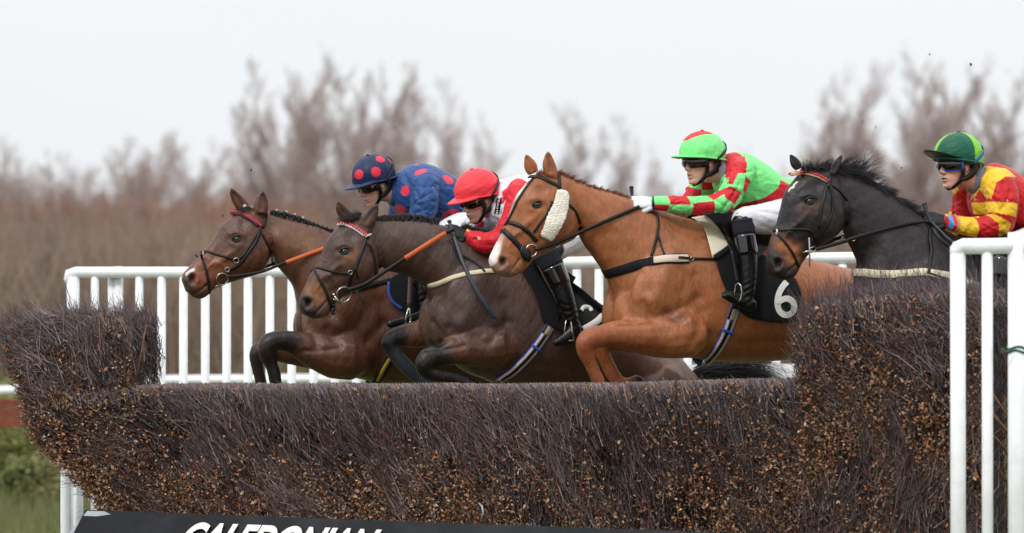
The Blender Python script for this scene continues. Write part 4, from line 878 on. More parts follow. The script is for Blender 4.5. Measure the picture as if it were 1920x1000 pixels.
b.paint([(945, 492), (941, 498)], 10, '#6b5650', .8); b.paint([(944, 486), (942, 494)], 7.5, '#2b2422', .97); b.paint([(930, 505), (945, 514), (958, 508)], 8, '#8f7a70', .8); b.paint([(951, 515), (966, 500), (974, 488)], 5, '#5f4a42', .8); b.paint([(975, 500), (985, 480)], 10, '#a0633c', .7)
b.paint((1007, 385), 7, '#22130d', .85); b.paint([(1027, 290), (1032, 312)], 9, '#6b3822', .7, side=1)
b.paint([(1160, 640), (1230, 640)], 22, '#7c3f22', .55); b.paint([(1250, 590), (1275, 600)], 16, '#6e3822', .6); b.paint([(1120, 640), (1100, 660)], 14, '#7c3e22', .5); legs_dark(b, d, 4, '#7e3f24', .6); b.paint([(1150, 645), (1200, 652), (1240, 655)], 11, '#6e3820', .6); b.paint([(1262, 600), (1285, 590)], 10, '#5c2e1c', .6); limb_paint(b, [(1188, 720, -.12), (1204, 714, -.12)], 17, '#2e2420', .9)  # elbow and under-forearm strokes paint recess shade; the rest is leg and hoof colour
b.paint([(1130, 500), (1110, 478), (1095, 450)], 16, '#74432c', .6)
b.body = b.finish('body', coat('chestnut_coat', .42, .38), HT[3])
b = B[4]; d = H[4]
b.paint([(1620, 400), (1700, 450)], 50, '#2d2628', .6); b.paint([(1536, 384), (1520, 396), (1500, 392)], 9, '#5b4236', .7); b.paint([(1560, 420), (1575, 440)], 16, '#3f2e29', .6)
b.paint([(1466, 460), (1490, 470), (1480, 485), (1492, 490)], 13, '#a5633b', .85); b.paint([(1458, 448)], 12, '#6b4430', .7); b.paint([(1450, 495), (1446, 510), (1462, 518)], 14, '#1a1617', .95); b.paint((1460, 492), 14, '#181415', .95)
b.paint([(1470, 520), (1484, 505), (1493, 496)], 6, '#2c2224', .9); b.paint((1518, 377), 8, '#100c0d', .85)
b.paint([(1479, 358), (1483, 352), (1487, 352), (1490, 345), (1494, 342)], 3.0, '#e3dccf', .95, side=1, hard=.4); b.paint([(1574, 300)], 8, '#4a3430', .5, side=1)
b.paint([(1780, 690), (1900, 700)], 50, '#4b3830', .8); legs_dark(b, d, 3, '#141112')
b.body = b.finish('body', coat('black_coat', .40, .35), HT[4])
for k in H:
    for q_ in H[k]['ears']:
        pass
for k in H: eye_on(B[k], *H[k]['lm']['eye'], HT[k])
# ================================================================ tack
def W(px): return px / 352.0
def node(name, parent, mat_, mb): return mb.build(name, mat_, parent, fix=True)
def on(b, px, py, lift=.006): p, n = cast(b.bv, px, py, b.fr, .06); return p + n * lift, n
def both(b, mb, pts, w_, lift=.004, th=.0032, over=False):
    """strap on the near side and its twin on the far side; over = run across the front"""
    P, Nn = b.path(pts, both=over, smooth=3); ribbon(mb, P, Nn, W(w_), lift, th)
    if not over: ribbon(mb, [b.fr.mir(p) for p in P], [Vector(n - b.fr.n * 2 * n.dot(b.fr.n)) for n in Nn], W(w_), lift, th)
def rein_pts(b, pts, v0, v1):
    n = len(pts); return [(x, y, v0 + (v1 - v0) * i / (n - 1)) for i, (x, y) in enumerate(pts)]
def rein(b, parent, pts, w_, v0, v1, grip=None, gw=7, taper=None):
    fr = b.fr; P0 = rein_pts(b, pts, v0, v1); q = smooth_path(P0, 6); mb = MB(); hv = []
    for x in q:
        p, n = cast(b.bv, x[0], x[1]); hv.append(max(x[2], fr.loc(p)[0][1] + .012) if p is not None else x[2])
    for _ in range(3): hv = [max(hv[i], (hv[max(i - 1, 0)] + hv[i] * 2 + hv[min(i + 1, len(hv) - 1)]) / 4) for i in range(len(hv))]
    q[:, 2] = hv; P = [fr.at(*x) for x in q]; up = [fr.n.copy()] * len(P); ribbon(mb, P, up, W(w_), 0, .003); r_ = node('rein', parent, M['leather'], mb)
    mb = MB(); ribbon(mb, [fr.mir(p) for p in P], up, W(w_), 0, .003); r2 = node('rein', parent, M['leather'], mb)
    if grip:
        q0 = q; g = MB(); A = rein_pts(b, grip, v1 * .6, v1); q = smooth_path(A, 6)
        def near_v(x, y):                              # same depth as the rein below it
            i = min(range(len(P0)), key=lambda k: (P0[k][0] - x) ** 2 + (P0[k][1] - y) ** 2); return P0[i][2]
        xs = list(q0[:, 0]); vs = list(q0[:, 2])
        P = [fr.at(x[0], x[1], float(np.interp(x[0], xs, vs)) + .004) for x in q]
        ribbon(g, P, [fr.n.copy()] * len(P), W(gw), 0, .0045); node('rein_grip', r_, M['orange'], g)
        g = MB(); ribbon(g, [fr.mir(p) for p in P], [fr.n.copy()] * len(P), W(gw), 0, .0045); node('rein_grip', r2, M['orange'], g)
    return r_
def rings_at(b, parent, lst):
    for px, py, r_, th in lst:
        p, n = on(b, px, py, .012); nn = (n * .35 + b.fr.n * .65).normalized()
        for c, m_ in ((p, nn), (b.fr.mir(p), Vector(nn - b.fr.n * 2 * nn.dot(b.fr.n)))):
            mb = MB(); torus(mb, c, m_, W(r_), W(th)); mb.build('bit_ring', M['steel'], parent)
def draped(b, rows, name, mat_, parent, lift=.012, th=.005, v=.2, n=26, m=14, mirror=True, fold=.0, col=None):
    """cloth on the flank: rows of photo points top to bottom; follows the body, mirrored to the far side"""
    R_ = [smooth_path(r, 6) for r in rows]; R_ = [np.array([[np.interp(t, np.linspace(0, 1, len(r)), r[:, 0]), np.interp(t, np.linspace(0, 1, len(r)), r[:, 1])] for t in np.linspace(0, 1, n)]) for r in R_]
    G = smooth_path(np.array(R_).reshape(len(R_), -1), max(2, m // max(1, len(R_) - 1))).reshape(-1, n, 2); m = len(G); S = np.zeros((m, n)); D3 = np.zeros((m, n, 3))
    for i in range(m):
        for j in range(n):
            p, nn = cast(b.bv, G[i, j, 0], G[i, j, 1], None); S[i, j] = b.fr.loc(p)[0][1] if p is not None else np.nan
    S = np.where(np.isnan(S), v, S)
    for _ in range(6): T = np.pad(S, 1, 'edge'); S2 = (T[:-2, 1:-1] + T[2:, 1:-1] + T[1:-1, :-2] + T[1:-1, 2:] + 4 * S) / 8; S = np.maximum(S2, S)
    objs = []
    for sg in ((1, -1) if mirror else (1,)):
        mb = MB(); V = []; 
        for layer in (1, 0):
            for i in range(m):
                for j in range(n):
                    f_ = fold * (math.sin(j * .9 + i * .25) + .5 * math.sin(j * 1.7 - i * .5)) * (i / m)
                    vv = S[i, j] + lift + f_ + (th if layer else 0); p = b.fr.at(G[i, j, 0], G[i, j, 1], vv); V.append(p if sg > 0 else b.fr.mir(p))
        k = m * n; F = []
        for i in range(m - 1):
            for j in range(n - 1):
                a = i * n + j; F.append((a, a + 1, a + n + 1, a + n)); F.append((k + a, k + a + n, k + a + n + 1, k + a + 1))
        edge = [(0, j) for j in range(n)] + [(i, n - 1) for i in range(1, m)] + [(m - 1, j) for j in range(n - 2, -1, -1)] + [(i, 0) for i in range(m - 2, 0, -1)]; E_ = [i * n + j for i, j in edge]
        for x in range(len(E_)): y = (x + 1) % len(E_); F.append((E_[x], E_[y], k + E_[y], k + E_[x]))
        mb.add(V, F); objs.append(mb.build(name, mat_, parent, fix=True))
    return objs[0]
def decal(txt, px, py, size, rot, parent, bv, fr, lift=.0035, mat_=None, sx=1.0, bold=.02, v=.25, name='number'):
    """lettering laid on a surface; px,py = centre in the photo"""
    me, V = text_mesh(txt, 1, 0, 0, bold); bm = bmesh.new(); bm.from_mesh(me); bmesh.ops.triangulate(bm, faces=bm.faces)
    for _ in range(2): bmesh.ops.subdivide_edges(bm, edges=[e for e in bm.edges if e.calc_length() > .08], cuts=1); bmesh.ops.triangulate(bm, faces=bm.faces)
    bm.to_mesh(me); bm.free(); V = get_v(me); V[:, 0] -= (V[:, 0].max() + V[:, 0].min()) / 2; V[:, 1] -= (V[:, 1].max() + V[:, 1].min()) / 2; V /= (V[:, 1].max() * 2)
    c, s_ = math.cos(R(rot)), math.sin(R(rot)); out_ = []
    for x, y, _ in V:
        x *= sx * size; y *= size; qx, qy = px + x * c - y * s_, py - (x * s_ + y * c); p, n = cast(bv, qx, qy, fr, v); out_.append(p + fr.n * lift)
    set_v(me, np.array([list(p) for p in out_])); return obj(name, me, mat_ or M['num'], parent, False)

def bands(b, mb, pts, cols):
    pass
# ---------------- bay
b, T = B[1], HT[1]; mb = MB()
both(b, mb, [(499, 398), (497, 412), (492, 428)], 6.5); both(b, mb, [(489, 430), (480, 455), (468, 472), (450, 496), (431, 507)], 6)
both(b, mb, [(487, 432), (474, 450), (459, 478), (443, 488)], 4.5); both(b, mb, [(491, 438), (502, 460), (509, 482), (511, 494)], 4.5)
both(b, mb, [(443, 488), (417, 480), (386, 471), (378, 474)], 5, over=True); both(b, mb, [(376, 476), (385, 501), (390, 524), (393, 550)], 5)
br = node('bridle', T, M['leather'], mb)
mb = MB(); both(b, mb, [(484, 425), (468, 411), (450, 402), (438, 401)], 7, lift=.006, over=True); bb = node('browband', br, mat('navy_band', '#1c2036', .6), mb)
mb = MB(); P, Nn = b.path([(486, 424), (468, 409.5), (450, 400.5), (438, 400)], both=True, smooth=3)
for i in range(0, len(P) - 1, 1): mb.box(P[i] + Nn[i] * .012, (P[i + 1] - P[i]) * .32 + Vector((0, 0, .003)), Nn[i] * .003, Nn[i].cross((P[i + 1] - P[i]).normalized()) * .0075)
red_b = mat('red_band', '#b0243a', .6); node('band_trim', bb, red_b, mb)
mb = MB(); p, n = on(b, 380, 474, .008); mb.ball(p, [n * .008, b.fr.n * .014, Vector((0, 0, .013))], 10, 8); mb.build('noseband_pad', M['wool'], br)
rings_at(b, br, [(416, 522, 11.5, 1.3), (426, 505, 4.5, 1.0), (406, 537, 4.8, 1.0), (443, 488, 5, .8)])
rein(b, T, [(428, 519), (450, 517), (489, 510), (535, 493), (608, 466), (660, 447), (712, 434)], 6, .085, .13, [(536, 492.5), (570, 480), (608, 466), (640, 455)], 8)
mb = MB(); both(b, mb, [(732, 526), (660, 545), (600, 560), (575, 566)], 9, over=True); node('breast_strap', T, M['strap'], mb)
draped(b, [[(726, 528), (750, 512), (790, 505), (850, 512)], [(727, 553), (752, 556), (790, 562), (860, 570)], [(737, 570), (756, 584), (790, 606), (860, 618)]], 'saddlecloth', M['blackcloth'], T, .010)
mb = MB(); both(b, mb, [(728, 530), (728, 552), (736, 568), (754, 580)], 6, lift=.018); node('cloth_edging', T, mat('blue_binding', '#20428a', .7), mb)
gc = mat('tan_girth', '#8a7a60', .85, var=(80, .15)); gy = mat('yellow_girth', '#b79a2a', .8)
mb = MB(); both(b, mb, [(742, 640), (734, 665), (720, 693), (705, 718)], 17, lift=.007); gi = node('girth', T, M['blackcloth'], mb)
mb = MB(); both(b, mb, [(743, 642), (735, 664), (719, 692), (704, 717)], 7, lift=.013); node('girth_stripe', gi, gy, mb)
mb = MB(); q = b.fr; mb.tube([q.at(766, 576, .34), q.at(762, 592, .35), q.at(759, 612, .35), q.at(768, 614, .33), q.at(770, 594, .33), q.at(767, 578, .34)], .005, seg=8); mb.build('stirrup_iron', M['steel'], T)
free_strap(q, [(770, 500, .30), (769, 530, .31), (767, 575, .34)], W(9), mat('brown_leather_strap', '#4a3630', .5), 'stirrup_leather', T)
draped(b, [[(760, 470), (800, 470), (850, 480)], [(765, 500), (800, 510), (850, 515)], [(772, 530), (800, 545), (840, 545)]], 'saddle', M['leather'], T, .022, .012)
# ---------------- dark brown
b, T = B[2], HT[2]; mb = MB()
both(b, mb, [(695, 428), (692, 438), (688, 448)], 6.5); both(b, mb, [(686, 451), (677, 475), (670, 496), (660, 512), (654, 536)], 6.5)
both(b, mb, [(690, 456), (699, 474), (703, 495), (704, 514)], 4.5); both(b, mb, [(656, 514), (640, 513), (622, 509), (600, 502), (590, 503)], 5, over=True)
both(b, mb, [(589, 505), (598, 522), (608, 540), (616, 560), (621, 580)], 5.5); both(b, mb, [(667, 500), (668, 512), (671, 523)], 4)
br = node('bridle', T, M['leather'], mb)
mb = MB(); both(b, mb, [(684, 442), (666, 428), (646, 420.5), (638, 422)], 8, lift=.006, over=True); bb = node('browband', br, mat('white_band', '#d8d4d4', .6), mb)
mb = MB(); P, Nn = b.path([(685, 441), (666, 426.5), (646, 419), (638, 421)], both=True, smooth=3)
for i in range(0, len(P) - 1): mb.box(P[i] + Nn[i] * .012, (P[i + 1] - P[i]) * .28 + Vector((0, 0, .002)), Nn[i] * .003, Nn[i].cross((P[i + 1] - P[i]).normalized()) * .008)
node('band_trim', bb, mat('bright_red_band', '#c21f2c', .6), mb)
mb = MB(); p, n = on(b, 688, 443, .014); mb.box(p, b.fr.h * -.017 + Vector((0, 0, .006)), n * .003, (0, 0, .006)); mb.build('rosette', M['cream'], br)
rings_at(b, br, [(643, 550, 14.5, 1.5), (656, 510, 4, .8), (706, 519, 5, .8)])
mb = MB(); p1, n1 = on(b, 624, 552, .02); p2, _ = on(b, 637, 573, .02); mb.tube([p1, p2], .005, seg=8); p3, _ = on(b, 622, 560, .016); p4, _ = on(b, 636, 562, .02); mb.tube([p3, p4], .006, seg=8); mb.ball(p1, [(.009, 0, 0), (0, .009, 0), (0, 0, .009)], 10, 7); mb.build('bit_cheek', M['steel'], br)
mb = MB(); p, n = on(b, 621, 580, .006)
for k in range(6): mb.ball(p + Vector((random.gauss(0, .008), -.004, random.gauss(0, .008))), [(.011, 0, 0), (0, .009, 0), (0, 0, .011)], 8, 6)
mb.build('bit_guard', M['bleather'], br)
rein(b, T, [(653, 544), (684, 533), (704, 521), (759, 485), (800, 459), (836, 437), (852, 430)], 7.5, .09, .15, [(759, 485), (800, 459), (836, 437)], 9)
free_strap(b.fr, [(668, 545, .10), (674, 556, .11), (681, 569, .115)], W(4.5), M['leather'], 'rein_end', T)
mb = MB(); both(b, mb, [(990, 508), (945, 507), (908, 509), (875, 514), (848, 521), (820, 533), (802, 537)], 9.5, over=True); bs = node('breast_strap', T, M['cream'], mb)
mb = MB(); both(b, mb, [(845, 450), (852, 470), (862, 488), (874, 507)], 5.5, lift=.012); both(b, mb, [(862, 478), (880, 487), (893, 495), (908, 511)], 3.5, lift=.010); node('neck_strap', T, M['leather'], mb)
draped(b, [[(972, 498), (1010, 496), (1050, 515), (1095, 545), (1143, 590)], [(1000, 545), (1025, 560), (1060, 575), (1095, 588), (1140, 603)], [(1018, 602), (1042, 618), (1070, 624), (1098, 620), (1128, 616)]], 'saddlecloth', M['blackcloth'], T, .012, fold=.004)
sc2 = [c for c in T.children if c.name.startswith('saddlecloth')][0]; bv2 = bvh_of(sc2.data)
mb = MB()
for pts, w_ in (([(1089, 583), (1094, 576), (1104, 577), (1109, 584)], 8), ([(1093, 618), (1106, 611), (1118, 603), (1128, 593)], 13)):
    P = [cast(bv2, x, y, b.fr, .3)[0] for x, y in smooth_path(pts, 4)]; ribbon(mb, P, [b.fr.n.copy()] * len(P), W(w_), .006, .002)
node('number_mark', sc2, M['num'], mb)
tanm = mat('girth_web', '#9b8c74', .85, var=(70, .12)); bluem = mat('girth_edge_blue', '#2a4fb4', .7); pinkm = mat('girth_pale', '#c9b8b4', .8)
def girth(b, T, pts, wd):
    mb = MB(); both(b, mb, pts, wd, lift=.006); g = node('girth', T, bluem, mb)
    def off(k): 
        q = np.array(pts, float); t = np.gradient(q, axis=0); t /= np.linalg.norm(t, axis=1, keepdims=True); nn = np.stack([-t[:, 1], t[:, 0]], 1); return [tuple(x) for x in q + nn * k]
    mb = MB(); both(b, mb, off(0), wd * .82, lift=.009); node('girth_lining', g, pinkm, mb)
    mb = MB(); both(b, mb, off(0)[:max(3, len(pts) // 2)], wd * .52, lift=.012); node('girth_web', g, tanm, mb)
    mb = MB(); both(b, mb, off(0)[len(pts) // 2 - 1:], wd * .34, lift=.012); both(b, mb, off(0)[:2], wd * .9, lift=.012); both(b, mb, off(wd * .36)[1:3], wd * .18, lift=.012); node('girth_strap', g, M['leather'], mb)
    i = len(pts) // 2; mb = MB(); q = off(0)[i]; p = off(wd * .55)[i]; r_ = off(-wd * .55)[i]; both(b, mb, [p, q, r_], 5, lift=.015); node('girth_loop', g, mat('royal_blue', '#1e50b8', .6), mb)
girth(b, T, [(1046, 590), (1036, 605), (1022, 628), (1005, 652), (985, 675), (962, 697), (936, 713)], 19)
draped(b, [[(985, 480), (1030, 490), (1080, 520)], [(1000, 500), (1030, 520), (1070, 540)], [(1015, 520), (1035, 545), (1060, 565)]], 'saddle', M['leather'], T, .030, .012)
free_strap(b.fr, [(1005, 486, .28), (1020, 520, .30), (1038, 552, .31), (1060, 600, .32)], W(4), mat('brown_strap', '#4a3530', .5), 'stirrup_leather', T)
mb = MB(); p = b.fr.at(1066, 604, .33); mb.tube([p + Vector((-.012, 0, .012)), p + Vector((.012, 0, .016)), p + Vector((.018, -.01, -.05)), p + Vector((.03, -.01, -.10))], .004, seg=8); mb.tube([p + Vector((-.012, 0, .012)), p + Vector((-.022, .01, -.05)), p + Vector((-.012, .01, -.10)), p + Vector((.03, -.01, -.10))], .004, seg=8); mb.build('stirrup_iron', M['steel'], T)
# ---------------- chestnut
b, T = B[3], HT[3]; mb = MB()
both(b, mb, [(1046, 326), (1049, 340), (1048, 356)], 7); both(b, mb, [(1051, 351), (1030, 341), (1012, 332), (996, 333)], 7, lift=.006, over=True)
both(b, mb, [(1035, 378), (1026, 400), (1012, 420), (1001, 436)], 4.5); both(b, mb, [(1066, 384), (1080, 398), (1087, 420), (1084, 436)], 5)
both(b, mb, [(1006, 453), (996, 440), (985, 430), (966, 419), (949, 418)], 8, over=True); both(b, mb, [(944, 432), (958, 445), (973, 461), (985, 480)], 10, over=False)
both(b, mb, [(1028, 395), (1032, 410), (1036, 420)], 3.5)
br = node('bridle', T, M['leather'], mb)
free_ = [(1002, 334), (990, 348), (972, 375), (957, 408), (947, 424)]; mb = MB(); P, Nn = b.path(free_, smooth=4); ribbon(mb, P, Nn, W(4), .006, .003); node('front_strap', br, M['leather'], mb)
# fleece cheek pieces: fat, rounded and woolly
for sg in (1, -1):
    P, Nn = b.path([(1052, 358), (1052, 375), (1048, 392), (1040, 415), (1030, 434), (1022, 448)], smooth=4); mb = MB(); rr = []
    m = len(P)
    for i in range(m):
        t = (P[min(i + 1, m - 1)] - P[max(i - 1, 0)]).normalized(); n = Nn[i]; sd = t.cross(n); u = i / (m - 1); wv = .044 * (.80 + .3 * math.sin(math.pi * u)); hh = .026
        if i in (0, m - 1): wv *= .8; hh *= .6
        rr.append([P[i] + n * (.004 + hh * (.5 + .5 * math.sin(a))) + sd * (wv * math.cos(a)) for a in np.linspace(0, 2 * math.pi, 18, endpoint=False)])
    mb.rings(rr)
    if sg < 0: mb.v = [tuple(b.fr.mir(p)) for p in mb.v]
    me = remesh(mb, .004, 2, .5, 'sheepskin'); V = get_v(me); Nn2 = get_n(me); q = V * 260
    V += Nn2 * ((np.sin(q[:, 0] + 2 * np.sin(q[:, 2] * .7)) * np.sin(q[:, 2] + 1.5 * np.sin(q[:, 0] * .8)) + .5 * np.sin(q[:, 0] * 1.9 + q[:, 2] * 1.3))[:, None] * .0022 + RNG.normal(0, .0006, V.shape)); set_v(me, V)
    obj('sheepskin', me, M['wool'], br)
rings_at(b, br, [(995, 469, 11, 1.7), (1043, 456, 5, 1.1)])
mb = MB(); p, n = on(b, 984, 476, .006); q = b.fr
for sg in (1, -1):
    pc = p if sg > 0 else q.mir(p); rr = []
    mb.ball(pc + q.n * sg * .008, [q.h * .034 + Vector((0, 0, .016)), q.n * .012, Vector((0, 0, .040))], 18, 8)
node('bit_guard', br, M['bleather'], mb)
rein(b, T, [(1004, 469), (1043, 456), (1059, 449), (1110, 426), (1155, 406.5), (1199, 388)], 7, .085, .09)
mb = MB(); both(b, mb, [(1217, 491), (1199, 496), (1168, 506), (1152, 510), (1136, 515)], 18, over=True); both(b, mb, [(1291, 486), (1320, 486), (1342, 487)], 4.5, lift=.006); both(b, mb, [(1216, 491), (1245, 486), (1291, 485)], 19, lift=.003); bs = node('breast_strap', T, M['strap'], mb)
mb = MB(); both(b, mb, [(1226, 489), (1250, 485.5), (1290, 485)], 14.5, lift=.008); node('strap_lining', bs, mat('pale_pink_felt', '#cdb9aa', .85), mb)
mb = MB(); both(b, mb, [(1270, 484), (1292, 486)], 5, lift=.013); node('buckle_strap', bs, M['leather'], mb)
mb = MB(); p, n = on(b, 1297, 486, .01); torus(mb, p, b.fr.n, .009, .0028); node('buckle', bs, M['steel'], mb)
mb = MB(); both(b, mb, [(1212, 397), (1229, 401), (1234, 415), (1232, 439), (1222, 481)], 5, lift=.008); both(b, mb, [(1233, 441), (1239, 460), (1246, 478)], 4, lift=.008); node('neck_strap', T, M['leather'], mb)
sc3 = draped(b, [[(1341, 480), (1380, 470), (1424, 475), (1462, 496), (1492, 523)], [(1352, 522), (1390, 530), (1430, 535), (1465, 548), (1503, 550)], [(1376, 574), (1404, 596), (1436, 603), (1470, 606), (1504, 604)]], 'saddlecloth', M['blackcloth'], T, .012, fold=.005)
decal('6', 1471, 561, 72, 10, sc3, bvh_of(sc3.data), b.fr, sx=.95, bold=.012, v=.3)
draped(b, [[(1296, 408), (1322, 404)], [(1316, 421), (1345, 424)], [(1326, 445), (1361, 443)], [(1336, 484), (1371, 459)]], 'saddle_pad', mat('cream_felt', '#d6ccb6', .8, bump=(60, .3), var=(10, .05)), T, .020, .008, n=12)
mb = MB(); both(b, mb, [(1337, 486), (1353, 476), (1372, 461)], 9, lift=.030); node('pad_binding', T, M['blackcloth'], mb)
draped(b, [[(1318, 400), (1350, 396), (1400, 400), (1450, 415)], [(1345, 424), (1372, 418), (1410, 425), (1450, 440)], [(1366, 460), (1385, 460), (1405, 460), (1440, 462)], [(1374, 486), (1388, 500), (1398, 500), (1425, 480)]], 'saddle', M['leather'], T, .034, .014)
girth(b, T, [(1383, 560), (1378, 580), (1371, 600), (1364, 620), (1354, 640), (1343, 658), (1322, 681)], 20)
mb = MB(); q = b.fr; P = [q.at(1384, 566, .36), q.at(1389, 561, .365), q.at(1391, 548, .37), q.at(1389, 536, .37), q.at(1385, 531, .36), q.at(1380, 534, .35), q.at(1378, 546, .345), q.at(1376, 560, .345)]
mb.tube([P[i] for i in range(8)], .0045, seg=8); mb.build('stirrup_iron', M['steel'], T)
free_strap(q, [(1372, 470, .31), (1378, 500, .33), (1383, 530, .35)], W(6), M['leather'], 'stirrup_leather', T)
# ---------------- black
b, T = B[4], HT[4]; mb = MB()
both(b, mb, [(1556, 331), (1556, 345), (1552, 352)], 6.5); both(b, mb, [(1549, 349), (1547, 365), (1539, 395), (1535, 428)], 5.5)
both(b, mb, [(1557, 351), (1562, 377), (1560, 402), (1556, 412), (1544, 432), (1530, 457)], 4); both(b, mb, [(1561, 348), (1575, 360), (1588, 376)], 3)
both(b, mb, [(1530, 450), (1521, 431), (1482, 430), (1458, 433)], 5, over=True); both(b, mb, [(1457, 438), (1474, 457), (1488, 478), (1497, 500)], 5)
br = node('bridle', T, M['leather'], mb)
mb = MB(); both(b, mb, [(1552, 341), (1534, 331), (1511, 326), (1492, 327)], 7.5, lift=.006, over=True); bb = node('browband', br, mat('tan_band', '#b58e68', .6), mb)
mb = MB(); P, Nn = b.path([(1551, 339.5), (1534, 329.5), (1511, 324.5), (1492, 325.5)], both=True, smooth=3)
for i in range(0, len(P) - 1): mb.box(P[i] + Nn[i] * .012, (P[i + 1] - P[i]) * .52 + Vector((0, 0, .001)), Nn[i] * .003, Nn[i].cross((P[i + 1] - P[i]).normalized()) * (.0058 if i % 2 else .0042))
node('band_trim', bb, red_b, mb)
mb = MB(); p, n = on(b, 1457, 436, .008); mb.ball(p, [n * .010, b.fr.n * .018, Vector((0, 0, .017))], 12, 8); mb.build('noseband_pad', M['wool'], br)
mb = MB(); p, n = on(b, 1456, 435, .02); mb.box(p, (.012, 0, 0), (0, .004, 0), (0, 0, .009)); mb.build('noseband_knot', M['leather'], br)
mb = MB(); q = b.fr; mb.tube([q.at(1517, 447, .10), q.at(1518, 470, .10), q.at(1518, 499, .10)], [.004, .005, .004], seg=8, ends=True); mb.tube([q.at(1504, 475, .075), q.at(1512, 472, .09), q.at(1523, 471, .10)], .006, seg=8); mb.tube([q.at(1518, 466, .1), q.at(1528, 462, .1), q.at(1530, 470, .1), q.at(1519, 474, .1)], .0035, seg=8); mb.build('bit_cheek', M['steel'], br)
rings_at(b, br, [(1602, 446, 4, 1.2)])
rein(b, T, [(1529, 468), (1544, 464), (1586, 452), (1602, 446), (1656, 431), (1700, 420), (1735, 415)], 7, .095, .12)
mb = MB(); both(b, mb, [(1834, 538), (1785, 519), (1733, 510), (1700, 513), (1670, 515), (1640, 514), (1615, 511)], 15, over=True); bs = node('breast_strap', T, M['cream'], mb)
mb = MB(); both(b, mb, [(1738, 512), (1785, 527), (1832, 545)], 3, lift=.009); node('strap_slot', bs, M['leather'], mb)
mb = MB(); both(b, mb, [(1743, 430), (1742, 450), (1747, 470), (1744, 490), (1741, 512)], 5, lift=.010); node('neck_strap', T, M['leather'], mb)
free_strap(q, [(1750, 428, .2), (1765, 450, .24), (1790, 466, .25), (1820, 460, .25)], W(7), M['leather'], 'rein_loop', T)
draped(b, [[(1835, 470), (1880, 470), (1960, 490), (2060, 520)], [(1845, 560), (1890, 570), (1960, 570), (2060, 575)], [(1865, 640), (1900, 645), (1970, 640), (2055, 635)]], 'saddlecloth', M['blackcloth'], T, .012, fold=.004)
draped(b, [[(1830, 445), (1870, 445), (1950, 455)], [(1840, 480), (1880, 490), (1940, 490)], [(1855, 520), (1880, 530), (1920, 520)]], 'saddle', M['leather'], T, .03, .012)
# ================================================================ manes, forelocks, tails
def braid_row(b, T, pts, r_, step, name='braided_mane', wob=.3):
    q = smooth_path(pts, 8); P = []; acc = 0; mb = MB(); last = None; i = 0
    for x, y in q:
        if last is not None and math.hypot(x - last[0], y - last[1]) < step: continue
        last = (x, y); p = b.fr.at(x, y, 0); rr = W(r_) * random.uniform(.75, 1.05)
        mb.ball(p, [b.fr.h * rr * 1.1, b.fr.n * rr * 1.3, Vector((0, 0, rr))], 10, 8); mb.ball(p - Vector((0, 0, rr * .8)) + b.fr.n * rr * .9, [b.fr.h * rr * .7, b.fr.n * rr * .6, Vector((0, 0, rr * .9))], 8, 6)
    me = remesh(mb, .0035, 1, .5, name); V = get_v(me); V += RNG.normal(0, .0006, V.shape); set_v(me, V); return obj(name, me, M['hair'], T)
def hair_on_crest(b, T, pts, n, ln, dirv, r0, c0, c1, droop, name='mane', spread=.03, curl=.2, up=-6, clump=0):
    q = smooth_path(pts, 8); u = RNG.random(n) * (len(q) - 1); roots = []; d = []; L_ = []
    for k in range(n):
        i = int(u[k]); f = u[k] - i; x, y = q[i] * (1 - f) + q[min(i + 1, len(q) - 1)] * f; p = b.fr.at(x, y - up, RNG.normal(0, spread)); roots.append(list(p))
        dv = b.fr.h * dirv[0] + b.fr.n * (dirv[1] + RNG.normal(0, .35)) + Vector((0, 0, dirv[2])); d.append(list(dv + Vector(RNG.normal(0, .14, 3)))); L_.append(W(ln) * RNG.uniform(.55, 1.15) * (.7 + .5 * math.sin(u[k] * 1.7) ** 2))
    if clump:                                       # locks: neighbouring hairs share direction and length
        o_ = np.argsort(u); roots = [roots[i] for i in o_]; d = [d[i] for i in o_]; L_ = [L_[i] for i in o_]; cv = RNG.normal(0, curl, (n // clump + 1, 3))
        for i in range(n): j = i // clump * clump; d[i] = list(np.array(d[j]) + RNG.normal(0, .10, 3)); L_[i] = L_[j] * random.uniform(.55, 1.1)
        return strands(b.fr, roots, d, L_, r0, c0, c1, name, T, droop, 7, curl, np.repeat(cv, clump, 0)[:n] + RNG.normal(0, .14, (n, 3)))
    return strands(b.fr, roots, d, L_, r0, c0, c1, name, T, droop, 6, curl)
braid_row(B[1], HT[1], [(512, 399), (535, 402), (560, 410), (590, 422), (625, 434), (660, 447)], 5.6, 8)
hair_on_crest(B[1], HT[1], [(505, 398), (560, 412), (625, 436)], 350, 9, (-.3, .1, 1), .0012, '#0f0e12', '#2a2528', .1, 'short_mane')
hair_on_crest(B[1], HT[1], [(476, 386), (466, 388), (456, 394)], 500, 22, (.7, .1, .2), .0014, '#0f0e12', '#2a2528', .4, 'forelock')
mb = MB(); mb.ball(B[1].fr.at(459, 389, .0), [(.012, 0, 0), (0, .012, 0), (0, 0, .016)]); mb.build('forelock_tie', M['cream'], HT[1])
for x, y in ((519, 396), (537, 399), (553, 404), (568, 410)):
    MB().ball(B[1].fr.at(x, y - 2, .008), [(.007, 0, 0), (0, .007, 0), (0, 0, .005)], 8, 6).build('braid_tie', M['cream'], HT[1])
braid_row(B[2], HT[2], [(706, 410), (735, 407), (765, 406), (795, 409), (820, 416)], 6.6, 8)
hair_on_crest(B[2], HT[2], [(700, 410), (760, 406), (820, 416)], 700, 11, (-.2, .1, 1), .0012, '#151317', '#3a3436', .1, 'short_mane')
